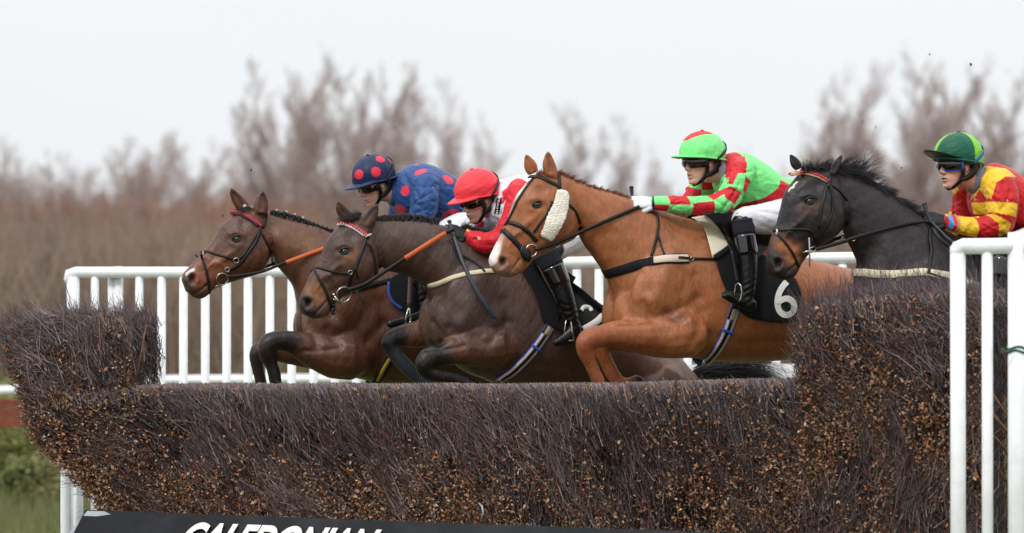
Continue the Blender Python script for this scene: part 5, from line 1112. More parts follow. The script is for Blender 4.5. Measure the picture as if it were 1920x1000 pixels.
hair_on_crest(B[2], HT[2], [(860, 430), (890, 438), (935, 452)], 1500, 24, (-.4, .3, .8), .0014, '#08080b', '#1c1a1f', .8, 'mane', .03)
hair_on_crest(B[2], HT[2], [(684, 402), (668, 404), (650, 412)], 800, 22, (.6, .1, .35), .0013, '#151317', '#3a3436', .4, 'forelock')
hair_on_crest(B[3], HT[3], [(1042, 320), (1060, 328), (1100, 345), (1150, 359), (1205, 380), (1250, 398), (1290, 411)], 4200, 15, (-.75, .25, .55), .0014, '#4e2418', '#8c4c30', .8, 'mane', .014, .2, -5, 14)
hair_on_crest(B[3], HT[3], [(1022, 322), (1010, 326)], 250, 12, (.4, .1, .8), .0013, '#6a3220', '#8a4a30', .6, 'forelock')
hair_on_crest(B[4], HT[4], [(1570, 315), (1600, 322), (1640, 345), (1680, 372), (1720, 402), (1750, 425)], 4200, 38, (-1.3, .15, .50), .0013, '#08080b', '#232127', .9, 'mane', .02, .3, -7, 26)
hair_on_crest(B[4], HT[4], [(1560, 312), (1590, 316), (1620, 334)], 900, 62, (-.9, .1, .8), .0012, '#08080b', '#232127', .7, 'mane', .02, .5, -7, 16)
hair_on_crest(B[4], HT[4], [(1570, 318), (1650, 352), (1740, 420)], 4000, 22, (-1.1, .7, .1), .0013, '#08080b', '#1c1b20', 1.2, 'mane', .02, .3, -5, 20)
hair_on_crest(B[4], HT[4], [(1575, 312), (1555, 308), (1535, 310), (1515, 316), (1500, 320)], 1500, 30, (-.3, .3, .8), .0015, '#0b0a0e', '#2b282d', 1.6, 'forelock', .02, .45, -8, 20)
def tail(k, px, py, dx, dz, n=900, ln=230):
    fr = B[k].fr; p = fr.at(px, py, 0); d = -fr.h * dx + Vector((0, 0, dz)); roots = [list(p + Vector(RNG.normal(0, .02, 3))) for _ in range(n)]
    strands(fr, roots, [list(d + Vector(RNG.normal(0, .14, 3))) for _ in range(n)], W(ln) * RNG.uniform(.6, 1.1, n), .0016, '#0b0a0d' if k != 3 else '#5a2c1c', '#2a262a' if k != 3 else '#8a4e32', 'tail', HT[k], .8, 8, .12)
tail(1, 1098, 690, 1.0, .1, 800, 200); tail(2, 1312, 705, 1.0, .25, 1800, 170); tail(3, 1705, 600, .8, -.2); tail(4, 2208, 640, .8, -.1)
# ================================================================ riders
def head_parts(root, c, size, yaw, pitch, roll, o):
    """canonical head looking along +x, placed by its ear point; yaw 0 = looking left in the picture, + = towards the camera"""
    Mx = Matrix.Translation(c) @ Matrix.Rotation(math.pi + R(yaw), 4, 'Z') @ Matrix.Rotation(R(pitch), 4, 'Y') @ Matrix.Rotation(R(roll), 4, 'X') @ Matrix.Scale(size, 4)
    X = lambda p: Mx @ Vector(p)
    D = lambda d: (Mx.to_3x3() @ Vector(d))
    def ell(z, xf, xb, hw, n=20, pf=1.0):
        cx, rx = (xf + xb) / 2, (xf - xb) / 2
        return [X((cx + rx * math.cos(a), hw * (1 if math.sin(a) >= 0 else -1) * abs(math.sin(a)) ** pf, z)) for a in np.linspace(0, 2 * math.pi, n, endpoint=False)]
    mb = MB()
    mb.ball(X((-.004, 0, .05)), [D((.094, 0, 0)), D((0, .074, 0)), D((0, 0, .092))], 22, 14)
    mb.rings([ell(*q) for q in [(.07, .088, -.08, .068), (.045, .093, -.078, .070), (.022, .096, -.07, .068), (.008, .086, -.06, .066), (-.005, .083, -.05, .065), (-.022, .087, -.04, .063), (-.040, .089, -.03, .058), (-.058, .090, -.02, .052), (-.072, .089, -.012, .048), (-.084, .083, -.005, .044), (-.096, .086, .005, .038), (-.108, .084, .015, .031), (-.117, .072, .03, .02)]])
    mb.rings([[X(p) for p in r_] for r_ in [[(.075, .010, .014), (.075, -.010, .014), (.090, -.005, .016), (.090, .005, .016)], [(.07, .011, -.005), (.07, -.011, -.005), (.100, -.005, -.006), (.100, .005, -.006)], [(.07, .016, -.026), (.07, -.016, -.026), (.114, -.008, -.028), (.114, .008, -.028)], [(.07, .018, -.036), (.07, -.018, -.036), (.113, -.010, -.038), (.113, .010, -.038)], [(.075, .012, -.046), (.075, -.012, -.046), (.098, -.006, -.045), (.098, .006, -.045)]]])
    mb.ball(X((.098, .012, -.036)), [D((.012, 0, 0)), D((0, .008, 0)), D((0, 0, .008))], 10, 8); mb.ball(X((.098, -.012, -.036)), [D((.012, 0, 0)), D((0, .008, 0)), D((0, 0, .008))], 10, 8)
    mb.ball(X((.089, 0, -.061)), [D((.010, 0, 0)), D((0, .022, 0)), D((0, 0, .0065))], 14, 8); mb.ball(X((.086, 0, -.077)), [D((.011, 0, 0)), D((0, .019, 0)), D((0, 0, .007))], 14, 8)
    mb.ball(X((.076, 0, -.102)), [D((.014, 0, 0)), D((0, .018, 0)), D((0, 0, .013))], 12, 8)
    for k in (1, -1):
        mb.ball(X((.055, .044 * k, -.022)), [D((.028, 0, 0)), D((0, .018, 0)), D((0, 0, .020))], 12, 8)
        mb.ball(X((-.002, .070 * k, -.002)), [D((.017, .004 * k, 0)), D((0, .009, 0)), D((0, 0, .031))], 12, 8)
    nb = o['neck']                                     # neck runs to this world point
    a = X((-.02, 0, -.05)); mb.tube([a, (a + nb) / 2 + D((.0, 0, 0)), nb], [.058 * size, .058 * size, .066 * size], seg=16)
    me = remesh(mb, .0042, 4, .5, 'head'); V = get_v(me); Mi = np.array(Mx.inverted()); Lc = V @ Mi[:3, :3].T + Mi[:3, 3]; Nn = get_n(me)
    def carve(p, r_, amt): 
        w_ = np.exp(-(np.linalg.norm((Lc - np.array(p)), axis=1) / r_) ** 2); V[:] += Nn * (w_ * amt * size)[:, None]
    for k in (1, -1):
        carve((.108, .008 * k, -.043), .005, -.006); carve((.004, .08 * k, .002), .009, -.008); carve((.082, .034 * k, .002), .012, -.007); carve((.078, .024 * k, -.050), .010, -.003)
    for yy in np.linspace(-.02, .02, 7): carve((.096, yy, -.0685), .004, -.0045)
    carve((.092, 0, -.09), .010, -.003); set_v(me, V)
    C = np.tile(lin(o.get('skin', '#c99c88')), (len(V), 1))
    def pt(p, r_, col, op, ax=(1, 1, 1)):
        w_ = (np.exp(-(np.linalg.norm((Lc - np.array(p)) * np.array(ax), axis=1) / r_) ** 2) * op)[:, None]; C[:] = C * (1 - w_) + lin(col) * w_
    for k in (1, -1): pt((.065, .048 * k, -.032), .026, '#c07a6c', .6); pt((-.002, .078 * k, 0), .02, '#b86f62', .6)
    pt((.112, 0, -.035), .012, '#c07a6c', .5); pt((.095, 0, -.0685), .016, o.get('lip', '#9a5a55'), .85, (1, .7, 2.2)); pt((.095, 0, -.0685), .006, '#3a1f1e', .7, (1, .35, 2.0)); pt((.075, 0, -.1), .035, '#a58476', .35)
    for k in (1, -1): pt((.108, .008 * k, -.044), .004, '#4a2a24', .9)
    if o.get('guard'): pt((.096, 0, -.069), .012, '#1c2450', .95, (1, .8, 2.0))
    set_col(me, C); obj('head', me, M['skin'], root)
    # ---- hard hat under the silk: dark band at the brow
    hx, hz, rx, ry, rz = -.008, .052, .130, .106, .108
    def dome(z0f, z0b, kx, col, name, m_, nseg=40, nr=14, seams=True, lift=0):
        rr = []; 
        for i in range(nr + 1):
            t = i / nr; ring = []
            for a in np.linspace(0, 2 * math.pi, nseg, endpoint=False):
                zb = (z0f + z0b) / 2 + (z0f - z0b) / 2 * math.cos(a); z = zb + (hz + rz + lift - zb) * math.sin(t * math.pi / 2); u = max(0.0, 1 - (max(z - hz, 0) / (rz + lift)) ** 2) ** .5
                if z < hz: u = 1 - .10 * ((hz - z) / .06) ** 2
                pk = 1 + .0 * math.cos(a)
                ring.append(X((hx + (rx + kx) * u * math.cos(a) * pk, (ry + kx) * u * math.sin(a), z)))
            rr.append(ring)
        # inner lip
        inner = [rr[0][j] + (X((hx, 0, hz)) - rr[0][j]) * .09 for j in range(nseg)]
        mb = MB(); mb.rings([inner] + rr); return mb
    hb = dome(.014, -.012, -.006, None, '', None); hb.build('helmet', mat('helmet_shell', '#141519', .55, bump=(200, .3)), root, fix=True)
    cb = dome(.040, .006, .004, None, '', None, 64, 24, lift=.006); me = cb.mesh('cap'); bm = bmesh.new(); bm.from_mesh(me); bmesh.ops.recalc_face_normals(bm, faces=bm.faces); bmesh.ops.subdivide_edges(bm, edges=bm.edges, cuts=1, use_grid_fill=True); bm.to_mesh(me); bm.free()
    V = get_v(me); Lc = V @ Mi[:3, :3].T + Mi[:3, 3]; Nn = get_n(me)
    az = np.arctan2(Lc[:, 1], Lc[:, 0] - hx); el = (Lc[:, 2] - .03) / .15
    rump = noise2(az * 3.0, el * 4.0, 2.2, int(px_seed(c))) * np.clip(1 - el * .8, .1, 1); V += Nn * ((rump * .0022 + np.abs(np.sin(az * 2)) ** .35 * .002 * np.clip(el, 0, 1)) * size)[:, None]
    set_v(me, V); Lc = V @ Mi[:3, :3].T + Mi[:3, 3]; set_col(me, o['cap'](Lc - [hx, 0, 0], az, el)); co = obj('cap', me, M['cloth'], root)
    mb = MB(); mb.ball(X((hx, 0, hz + rz + .010)), [D((.010, 0, 0)), D((0, .010, 0)), D((0, 0, .005))], 12, 6, col=lin(o['button'])); mb.build('button', M['v'], co)
    # peak
    rr = []
    tilt = o.get('peak_tilt', .12)
    for u in np.linspace(0, 1, 7):
        ring = []
        for a in np.linspace(-1.15, 1.15, 22):
            fr_ = math.cos(a * .80) ** .8; x0 = hx + (rx + .002) * math.cos(a) * .98; y0 = (ry + .002) * math.sin(a) * .98; L_ = o.get('peak_len', .070) * max(fr_ - .5, 0) / .5
            ring.append((x0 + L_ * u * 1.0, y0 * (1 + .0 * u), .040 + .0 * math.cos(a) - tilt * L_ * u - .012 * u * (abs(a) / 1.15) ** 2 + .010 * math.sin(u * 3.14) * .3))
        rr.append(ring)
    V = [X(p) for r_ in rr for p in r_] + [X((p[0], p[1], p[2] - .006)) for r_ in rr for p in r_]; n = 22; m = 7; k = n * m; F = []
    for i in range(m - 1):
        for j in range(n - 1): q = i * n + j; F += [(q, q + 1, q + n + 1, q + n), (k + q, k + q + n, k + q + n + 1, k + q + 1)]
    ed = [(m - 1) * n + j for j in range(n)]; F += [(ed[j], ed[j + 1], k + ed[j + 1], k + ed[j]) for j in range(n - 1)]
    for j0 in (0, n - 1): F += [(i * n + j0, (i + 1) * n + j0, k + (i + 1) * n + j0, k + i * n + j0) for i in range(m - 1)]
    mb = MB(); mb.add(V, F, lin(o['peak'])); mb.build('peak', M['cloth'], co, fix=True)
    mb = MB(); mb.tube([X((hx + (rx + .006) * math.cos(a), (ry + .006) * math.sin(a), .036 - .017 * (1 - math.cos(a)) )) for a in np.linspace(0, 2 * math.pi, 48, endpoint=False)], [.0055 * size] * 48, seg=8, closed=True, col=lin(o['band'])); mb.build('cap_band', M['cloth'], co)
    # goggles: two-part curved shell around the eyes
    def arc(z, off, a): return X((.0 + (.088 + off) * math.cos(a) ** .9 if math.cos(a) > 0 else 0, (.074 + off) * math.sin(a), z))
    G = []; A_ = np.linspace(-1.22, 1.22, 31)
    for z, off in ((.030, .008), (.027, .017), (.012, .022), (-.008, .021), (-.022, .015), (-.026, .006)):
        G.append([arc(z + (.014 if z < 0 else 0) * math.exp(-(a / .16) ** 2) + (.006 if z < 0 else -.003) * (abs(a) / 1.22) ** 3, off, a) for a in A_])
    V = [p for g in G for p in g]; n = len(A_); F = [(i * n + j, i * n + j + 1, (i + 1) * n + j + 1, (i + 1) * n + j) for i in range(len(G) - 1) for j in range(n - 1)]
    mb = MB(); mb.add(V, F); go = mb.build('goggles', M['lens'], root)
    mod_solid(go, .003)
    mb = MB(); top = G[0]; bot = G[-1]; mb.tube(top, o.get('fr', .0042) * size, seg=7); mb.tube(bot, o.get('fr', .004) * size, seg=7); mb.tube([g[0] for g in G], .006 * size, seg=7); mb.tube([g[-1] for g in G], .006 * size, seg=7)
    mb.v = list(mb.v); mb.c = [tuple(lin(o['frame']))] * len(mb.v); mb.build('goggle_frame', M['v'], go)
    if o.get('vent'):
        mb = MB()
        for sgn in (1, -1): mb.ball(arc(.006, .021, .92 * sgn), [D((.006, 0, 0)), D((0, .011, 0)), D((0, 0, .012))], 14, 8, col=lin(o['vent']))
        mb.build('goggle_vent', mat('vent_gold', o['vent'], .35, metal=.4), go)
    # goggle strap over the cap
    for sgn in (1, -1):
        P = []; Nn = []
        for u in np.linspace(0, 1, 12):
            p0 = Vector((.018, .090 * sgn, .010)); a = math.pi * (.5 + .5 * u); x = hx + (rx + .007) * math.cos(a * .98 + .06); z = .012 + .105 * u ** .8
            uz = max(0.0, 1 - (max(z - hz, 0) / (rz + .006)) ** 2) ** .5; yy = (ry + .007) * math.sin(a * .98 + .06) * uz; P.append(X((hx + (x - hx) * uz, yy * sgn, z))); Nn.append(D((x - hx, yy * sgn, (z - hz) * .5)).normalized())
        mb = MB(); mb.c = []; ribbon(mb, P, Nn, .017 * size, .003, .0018, col=lin(o['strap'])); mb.build('goggle_strap', M['v'], go, fix=True)
    # chin harness and padded neck guard
    for sgn in (1, -1):
        mb = MB()
        def hp(l, r_): mb.tube([X((x, y * sgn, z)) for x, y, z in l], [q * size for q in r_], ref=D((0, 1, 0)), flat=.45, seg=10, ends=True)
        hp([(.036, .078, .018), (.030, .076, -.012), (.020, .070, -.045), (.030, .055, -.080), (.052, .035, -.108), (.062, .0, -.120)], [.016, .013, .012, .011, .009, .008])
        hp([(-.038, .083, .022), (-.050, .080, -.015), (-.032, .074, -.045), (.0, .068, -.065), (.022, .064, -.070)], [.018, .019, .017, .013, .010])
        hp([(-.030, .080, .02), (-.070, .060, .0), (-.090, .030, -.010), (-.094, 0, -.012)], [.020, .022, .022, .022]); hp([(.020, .080, .022), (-.03, .083, .024)], [.010, .010])
        mb.build('chin_harness', M['bleather'], root)
    return Mx
def px_seed(c): return abs(int(c.x * 1000)) % 97
def mod_solid(o, t):
    m = o.modifiers.new('s', 'SOLIDIFY'); m.thickness = t; m.offset = 0
def glove(root, wrist, dirv, palm_dn, size, col, cuffcol, mirror=1, name='glove', mark=None):
    """closed fist: wrist point, direction to the knuckles, palm-facing direction"""
    x = Vector(dirv).normalized(); z = -Vector(palm_dn); z = (z - x * z.dot(x)).normalized(); y = z.cross(x) * mirror; s = size
    X = lambda p: wrist + (x * p[0] + y * p[1] + z * p[2]) * s
    mb = MB(); hw = [.030, .036, .042, .043, .041]; xs = [0, .025, .05, .075, .095]; th = [.020, .020, .020, .018, .014]
    mb.rings([[X((xs[i], hw[i] * math.cos(a), th[i] * math.sin(a) * (1 if math.sin(a) > 0 else .9))) for a in np.linspace(0, 2 * math.pi, 16, endpoint=False)] for i in range(5)])
    for k, (yy, ln) in enumerate(((-.030, .90), (-.010, 1.03), (.010, 1.0), (.029, .84))):
        q = [(.085, yy, .004), (.085 + .034 * ln, yy * 1.02, -.006), (.085 + .038 * ln, yy, -.030), (.085 + .012 * ln, yy * .95, -.046), (.075, yy * .93, -.040)]
        mb.tube([X(p) for p in q], [r_ * s for r_ in (.0112, .0108, .0102, .0098, .009)], seg=10, ends=True)
    mb.tube([X(p) for p in ((.022, .034, -.008), (.050, .046, -.020), (.078, .044, -.034), (.098, .030, -.044))], [r_ * s for r_ in (.015, .0135, .0118, .0105)], seg=10, ends=True)
    me = remesh(mb, .0032, 2, .4, name); V = get_v(me); set_col(me, np.tile(lin(col), (len(V), 1))); g = obj(name, me, M['glove'], root)
    mb = MB(); mb.tube([X((-.030, 0, 0)), X((-.01, 0, 0)), X((.014, 0, 0))], [.036 * s, .035 * s, .034 * s], ref=y, flat=1.0, seg=16, col=lin(cuffcol)); mb.build('cuff', M['v'], g, fix=True)
    if mark is not None:
        mb = MB(); c = X((.012, -.010, .0345)); mb.box(c, x * .013, y * .010, z * .0015, col=lin(mark)); mb.build('logo_patch', M['v'], g)
    return g
M['glove'] = mat('glove_fabric', '#222', .7, vcol=True, bump=(140, .5), bdist=.003)
def rider(k, d):
    fr = d['fr']; hip = fr.at(*d['torso'][-1][:2]); root = thing('person', (hip.x, hip.y, hip.z), d['label'], 'person')
    # ---- body: one continuous figure inside the clothes
    mb = MB(); tor = smooth_path(d['torso'], 4); slim = .010
    t2 = tor.copy(); t2[:, 4] -= slim * 1.4; c = (t2[:, 0:2] + t2[:, 2:4]) / 2; t2[:, 0:2] = c + (t2[:, 0:2] - c) * .90; t2[:, 2:4] = c + (t2[:, 2:4] - c) * .90; loft_tb(mb, fr, t2)
    for mi in (False, True): limb(mb, fr, d['arm'], 1, 14, mi, -slim); limb(mb, fr, d['thigh'] + d['calf'][1:], 1, 14, mi, -slim); limb(mb, fr, d['foot'], .8, 12, mi, -slim)
    body = remesh(mb, .011, 3, .5, 'body'); set_col(body, np.tile(lin('#b98a78'), (len(body.vertices), 1))); obj('body', body, M['skin'], root)
    # ---- silks: torso and sleeves
    mb = MB(); loft_tb(mb, fr, tor)
    A = smooth_path(d['arm'], 4); 
    for mi in (False, True): limb(mb, fr, d['arm'], 1.0, 20, mi)
    sh_ = d['arm'][0]
    for mi in (1, -1):
        c_ = fr.at(sh_[0], sh_[1], abs(sh_[2]) * .8); c_ = c_ if mi > 0 else fr.mir(c_); r_ = sh_[3] / fr.sc(sh_[0], sh_[1]); mb.ball(c_, [fr.h * r_ * 1.1, fr.n * r_, Vector((0, 0, r_ * 1.05))], 20, 14)
    for e_ in d.get('bulge', []):
        c_ = fr.at(e_[0], e_[1], e_[2]); S = fr.sc(e_[0], e_[1]); mb.ball(c_, [fr.h * e_[3] / S, fr.n * e_[5], Vector((0, 0, e_[4] / S))], 20, 14)
    me = remesh(mb, .0046, 5, .5, 'silks'); b = Body(me, fr, d['silk']); q = b.Q; dn = get_n(me)
    # cloth folds: soft crumple plus drawn creases
    f_ = noise2(q[:, 0] * 1.0 + q[:, 1] * .5, q[:, 2] * 1.6 + q[:, 1], 12, 40 + k) * .0034 + noise2(q[:, 0] - q[:, 2], q[:, 2] * .6 + q[:, 0], 30, 50 + k) * .0012
    b.V += dn * f_[:, None]; b.commit()
    rf = random.Random(k * 7)
    T_ = d['torso']; A_ = d['arm']
    for i in range(26):                              # small pulled creases in the silk
        if i % 2: j = rf.randrange(1, len(A_) - 1); x, y, r_ = A_[j][0], A_[j][1], A_[j][3]; dx, dy = A_[j + 1][0] - A_[j - 1][0], A_[j + 1][1] - A_[j - 1][1]; l_ = math.hypot(dx, dy); dx, dy = dx / l_, dy / l_; a_ = rf.uniform(.5, 1.3) * rf.choice((-1, 1)); x += rf.uniform(-r_, r_) * .6; y += rf.uniform(-r_, r_) * .5; L_ = r_ * rf.uniform(.5, 1.0)
        else: j = rf.randrange(2, len(T_) - 1); u_ = rf.uniform(.2, .85); x, y = T_[j][0] * (1 - u_) + T_[j][2] * u_, T_[j][1] * (1 - u_) + T_[j][3] * u_; dx, dy = .8, .6; a_ = rf.uniform(-.6, .6); L_ = rf.uniform(12, 30)
        ex_, ey_ = dx * math.cos(a_) - dy * math.sin(a_), dx * math.sin(a_) + dy * math.cos(a_); bw = rf.uniform(-5, 5)
        b.carve([(x - ex_ * L_, y - ey_ * L_), (x + bw * ey_, y - bw * ex_), (x + ex_ * L_, y + ey_ * L_)], rf.uniform(2.4, 4.0), rf.choice((-.0045, -.0055, .004, .003)))
    for pts, r_, amt in d['folds']: b.carve(pts, r_, amt * 1.3)
    b.commit(); b.refresh()
    d['paint'](b); b.finish('silks', M['cloth'], root, .02)
    # ---- breeches
    mb = MB(); loft_tb(mb, fr, smooth_path(d['seat'], 3))
    for mi in (False, True): limb(mb, fr, d['thigh'], 1.0, 18, mi)
    me = remesh(mb, .006, 5, .5, 'breeches'); b2 = Body(me, fr, '#d6d6dc'); q = b2.Q; b2.V += get_n(me) * (noise2(q[:, 0], q[:, 2] * 1.4 + q[:, 1], 18, 60 + k) * .0020)[:, None]; b2.commit()
    for pts, r_, amt in d.get('bfolds', []): b2.carve(pts, r_, amt)
    b2.commit(); b2.refresh()
    if d.get('bpaint'): d['bpaint'](b2)
    b2.finish('breeches', M['breechv'], root, .02)
    # ---- boots, one each side
    for mi in (False, True):
        mb = MB(); limb(mb, fr, d['calf'], .9, 18, mi); limb(mb, fr, d['foot'], .62, 16, mi); me = remesh(mb, .005, 4, .5, 'boot'); V = get_v(me); Q = fr.loc(V)
        z1 = d['foot'][0]; V += get_n(me) * (np.sin(Q[:, 2] * 190 + 3 * np.sin(Q[:, 0] * 40)) * .0022 * np.exp(-((Q[:, 2] - fr.at(z1[0], z1[1] - 20, .3).z) / .07) ** 2))[:, None]; set_v(me, V); bo = obj('boot', me, M['bleather'], root)
        pr = fr.at; 
        tp = smooth_path(d['calf'], 6); i0, i1 = d['patent']; n = len(tp); seg_ = tp[int(i0 * n):int(i1 * n)]
        mb = MB(); P = [fr.at(*x[:3]) for x in seg_]; P = [fr.mir(p) for p in P] if mi else P; mb.tube(P, [x[3] / fr.sc(x[0], x[1]) + .0035 for x in seg_], ref=fr.n, flat=.9, seg=24); mb.build('patent_top', M['patent'], bo)
        seg_ = tp[:int(i0 * n) + 1]; mb = MB(); P = [fr.at(*x[:3]) for x in seg_]; P = [fr.mir(p) for p in P] if mi else P
        mb.tube(P, [x[3] / fr.sc(x[0], x[1]) + .003 + .0015 * math.sin(i * 2.2) for i, x in enumerate(seg_)], ref=fr.n, flat=.92, seg=22); mb.build('sock', mat('sock_fabric', d.get('sock', '#15171f'), .85, bump=(60, .8), stretch=(.3, .3, 3)), bo)
    # ---- head
    h = d['headp']; c = fr.at(h[0], h[1], 0); nb = fr.at(*d['neckpt']); o = d['hat']; o['neck'] = nb
    Mx = head_parts(root, c, h[2], h[3], h[4], h[5] if len(h) > 5 else 0, o)
    # collar
    t0 = tor[0]; ca = fr.at((t0[0] + t0[2]) / 2, (t0[1] + t0[3]) / 2, 0); X0 = Mx @ Vector((-.02, 0, -.055)); dv = (nb - X0)
    mb = MB(); mb.tube([nb + dv * .1, nb - dv * .12, nb - dv * .36], [.078, .074, .070], seg=24, cap=False, col=lin(d.get('collar', '#7c8290'))); co = mb.build('collar', M['cloth'], root); mod_solid(co, .005)
    # ---- gloved hands
    w_ = d['arm'][-1]; wr = fr.at(*w_[:3]); hd = fr.at(*d['hand'])
    for mi in (1, -1):
        a, b_ = (wr, hd) if mi > 0 else (fr.mir(wr), fr.mir(hd)); dirv = b_ - a
        palm = -fr.n * mi * .75 + Vector((0, 0, -.65)); glove(root, a + dirv * .05, dirv, palm, d.get('hsize', 1.0), d['glove'], d['cuff'], mi, mark=d.get('mark'))
    return root, Mx
M['breechv'] = mat('breeches_cloth', '#d6d6dc', .5, vcol=True, bump=(24, .5), bdist=.01, var=(20, .04))
def sd2(L, c, r_): return np.linalg.norm(L - np.array(c), axis=1) < r_
# --- caps
def cap_spots(L, az, el):
    C = np.tile(lin('#17264a'), (len(L), 1))
    for a, z in ((.38, .092), (1.25, .080), (1.9, .137), (-.42, .085), (2.7, .09), (-1.4, .09), (-2.4, .10)):
        p = np.array([math.cos(a) * .128 * math.sqrt(max(0, 1 - ((z - .055) / .125) ** 2)), math.sin(a) * .106 * math.sqrt(max(0, 1 - ((z - .055) / .125) ** 2)), z]); C[np.linalg.norm(L - p, axis=1) < .028] = lin('#d63048')
    return C
def cap_plain(col): return lambda L, az, el: np.tile(lin(col), (len(L), 1))
def cap_green_red(L, az, el):
    C = np.tile(lin('#7ae284'), (len(L), 1)); m = (L[:, 2] > .118) & (np.abs(az) < 2.2) & ((L[:, 0] * 1.0 + L[:, 1] * .2) > -.03); m &= (L[:, 2] - .118 > .55 * np.maximum(L[:, 1] - .004, 0)); C[m] = lin('#c5222f'); return C
def cap_green_lime(L, az, el):
    C = np.tile(lin('#0f5440'), (len(L), 1)); m = (az > 1.72) | (az < -1.72); C[m] = lin('#7cc62c'); m2 = (np.abs(az + .45) < .35) & (el > .3); C[m2] = lin('#7cc62c'); return C
RD = {}
# ---- blue silks with red spots
def paint_blue(b):
    b.paint_poly([(600, 200), (1000, 200), (1000, 600), (600, 600)], '#26477c')
    for x, y, r_ in ((788, 321, 13), (840, 337, 12), (760, 358, 10), (752, 396, 14), (845, 405, 19), (780, 303, 8), (872, 372, 12), (800, 380, 0), (905, 400, 12), (740, 436, 10)):
        if r_: b.paint((x, y), r_, '#d63048', 1, hard=.93)
RD[1] = dict(fr=f1, label='person riding the bay horse in blue silks with red spots and a spotted blue cap', silk='#26477c',
 torso=[(738, 334, 730, 362, .055), (748, 324, 735, 385, .11), (770, 309, 752, 408, .165), (800, 309, 786, 420, .19), (840, 326, 830, 416, .18), (870, 348, 862, 412, .165), (892, 372, 886, 418, .15)],
 arm=[(797, 345, .17, 27), (796, 375, .21, 26), (788, 408, .22, 23), (765, 432, .18, 18), (735, 442, .12, 13), (722, 443, .08, 12)], hand=(702, 440, .04),
 seat=[(868, 356, 858, 415, .15), (890, 372, 880, 430, .165), (912, 392, 905, 440, .15), (925, 410, 920, 435, .08)],
 thigh=[(900, 415, .09, 26), (850, 430, .2, 25), (812, 452, .26, 22)], calf=[(812, 448, .27, 21), (803, 470, .28, 19), (798, 510, .3, 18), (796, 550, .31, 16), (797, 578, .31, 13)],
 foot=[(800, 590, .31, 12), (785, 596, .31, 12.5), (756, 604, .31, 11), (732, 608, .31, 8)], patent=(.2, .55),
 headp=(703, 345, .98, 34, 20), neckpt=(741, 362, 0), glove='#15161a', cuff='#15161a', collar='#26477c',
 hat=dict(cap=cap_spots, button='#1c2b52', peak='#1f3058', band='#1f3058', frame='#17181c', vent='#c9743a', strap='#15161a', skin='#d8a590'),
 folds=[([(760, 330), (775, 370), (770, 400)], 5, -.005), ([(800, 345), (790, 400)], 5, -.004), ([(815, 350), (822, 400)], 5, -.006), ([(770, 350), (785, 380)], 4, .004), ([(830, 360), (855, 395)], 5, -.005), ([(775, 400), (810, 396)], 4, -.005), ([(780, 385), (812, 378)], 4, -.004)],
 paint=paint_blue)
# ---- white and red silks
def paint_white(b):
    b.C[:] = lin('#d9d4de')
    b.paint([(958, 352), (975, 385), (965, 420), (940, 455), (905, 458), (880, 445)], 34, '#c8202c', 1, hard=.9, side=1)
    b.paint([(935, 378), (950, 366), (966, 350)], 8, '#c8202c', 1, hard=.9); b.paint([(960, 332), (935, 345)], 2.5, '#c8202c', 1, hard=.5); b.paint([(912, 404), (932, 432)], 4, '#c8202c', 1, hard=.8); b.paint([(878, 408), (900, 420)], 9, '#c8202c', 1, hard=.85); b.paint([(897, 446), (892, 470)], 3, '#d8bfa0', 1, hard=.7)
RD[2] = dict(fr=f2, label='person riding the dark brown horse in white and red silks and a red cap', silk='#d9d4de',
 torso=[(928, 348, 912, 385, .055), (938, 340, 912, 410, .11), (958, 331, 930, 428, .165), (990, 329, 965, 432, .19), (1025, 345, 1008, 432, .18), (1055, 368, 1042, 440, .165), (1080, 395, 1066, 448, .15)],
 arm=[(978, 362, .17, 27), (968, 395, .21, 25), (952, 430, .22, 22), (938, 448, .21, 20), (912, 456, .17, 19), (892, 450, .13, 17), (880, 446, .11, 14)], hand=(850, 432, .07),
 seat=[(1050, 370, 1040, 440, .15), (1072, 392, 1062, 455, .165), (1096, 415, 1085, 462, .15), (1108, 430, 1100, 455, .08)],
 thigh=[(1085, 440, .09, 30), (1055, 455, .2, 29), (1025, 478, .26, 25)], calf=[(1022, 474, .27, 26), (1034, 500, .28, 23), (1050, 535, .3, 20), (1062, 570, .31, 18), (1072, 600, .31, 14)],
 foot=[(1078, 612, .31, 14), (1074, 626, .31, 16), (1060, 636, .31, 12), (1044, 643, .31, 8)], patent=(.26, .52), sock='#141824',
 headp=(897, 374, 1.0, 36, 18), neckpt=(934, 385, 0), glove='#101114', cuff='#101114', collar='#cfcdd6', mark='#e0a030',
 hat=dict(cap=cap_plain('#e33a44'), button='#e33a44', peak='#e33a44', band='#e33a44', frame='#17181c', vent='#b88a3a', strap='#15161a', skin='#daa794'),
 folds=[([(890, 452), (930, 462)], 4, -.004), ([(915, 440), (925, 470)], 4, -.006), ([(900, 440), (903, 472)], 3.5, -.005), ([(945, 345), (960, 400)], 5, -.004), ([(940, 400), (960, 430)], 5, -.005)],
 paint=paint_white, bpaint=lambda b: b.paint([(1022, 478), (1042, 468)], 22, '#141824', 1, hard=.8))
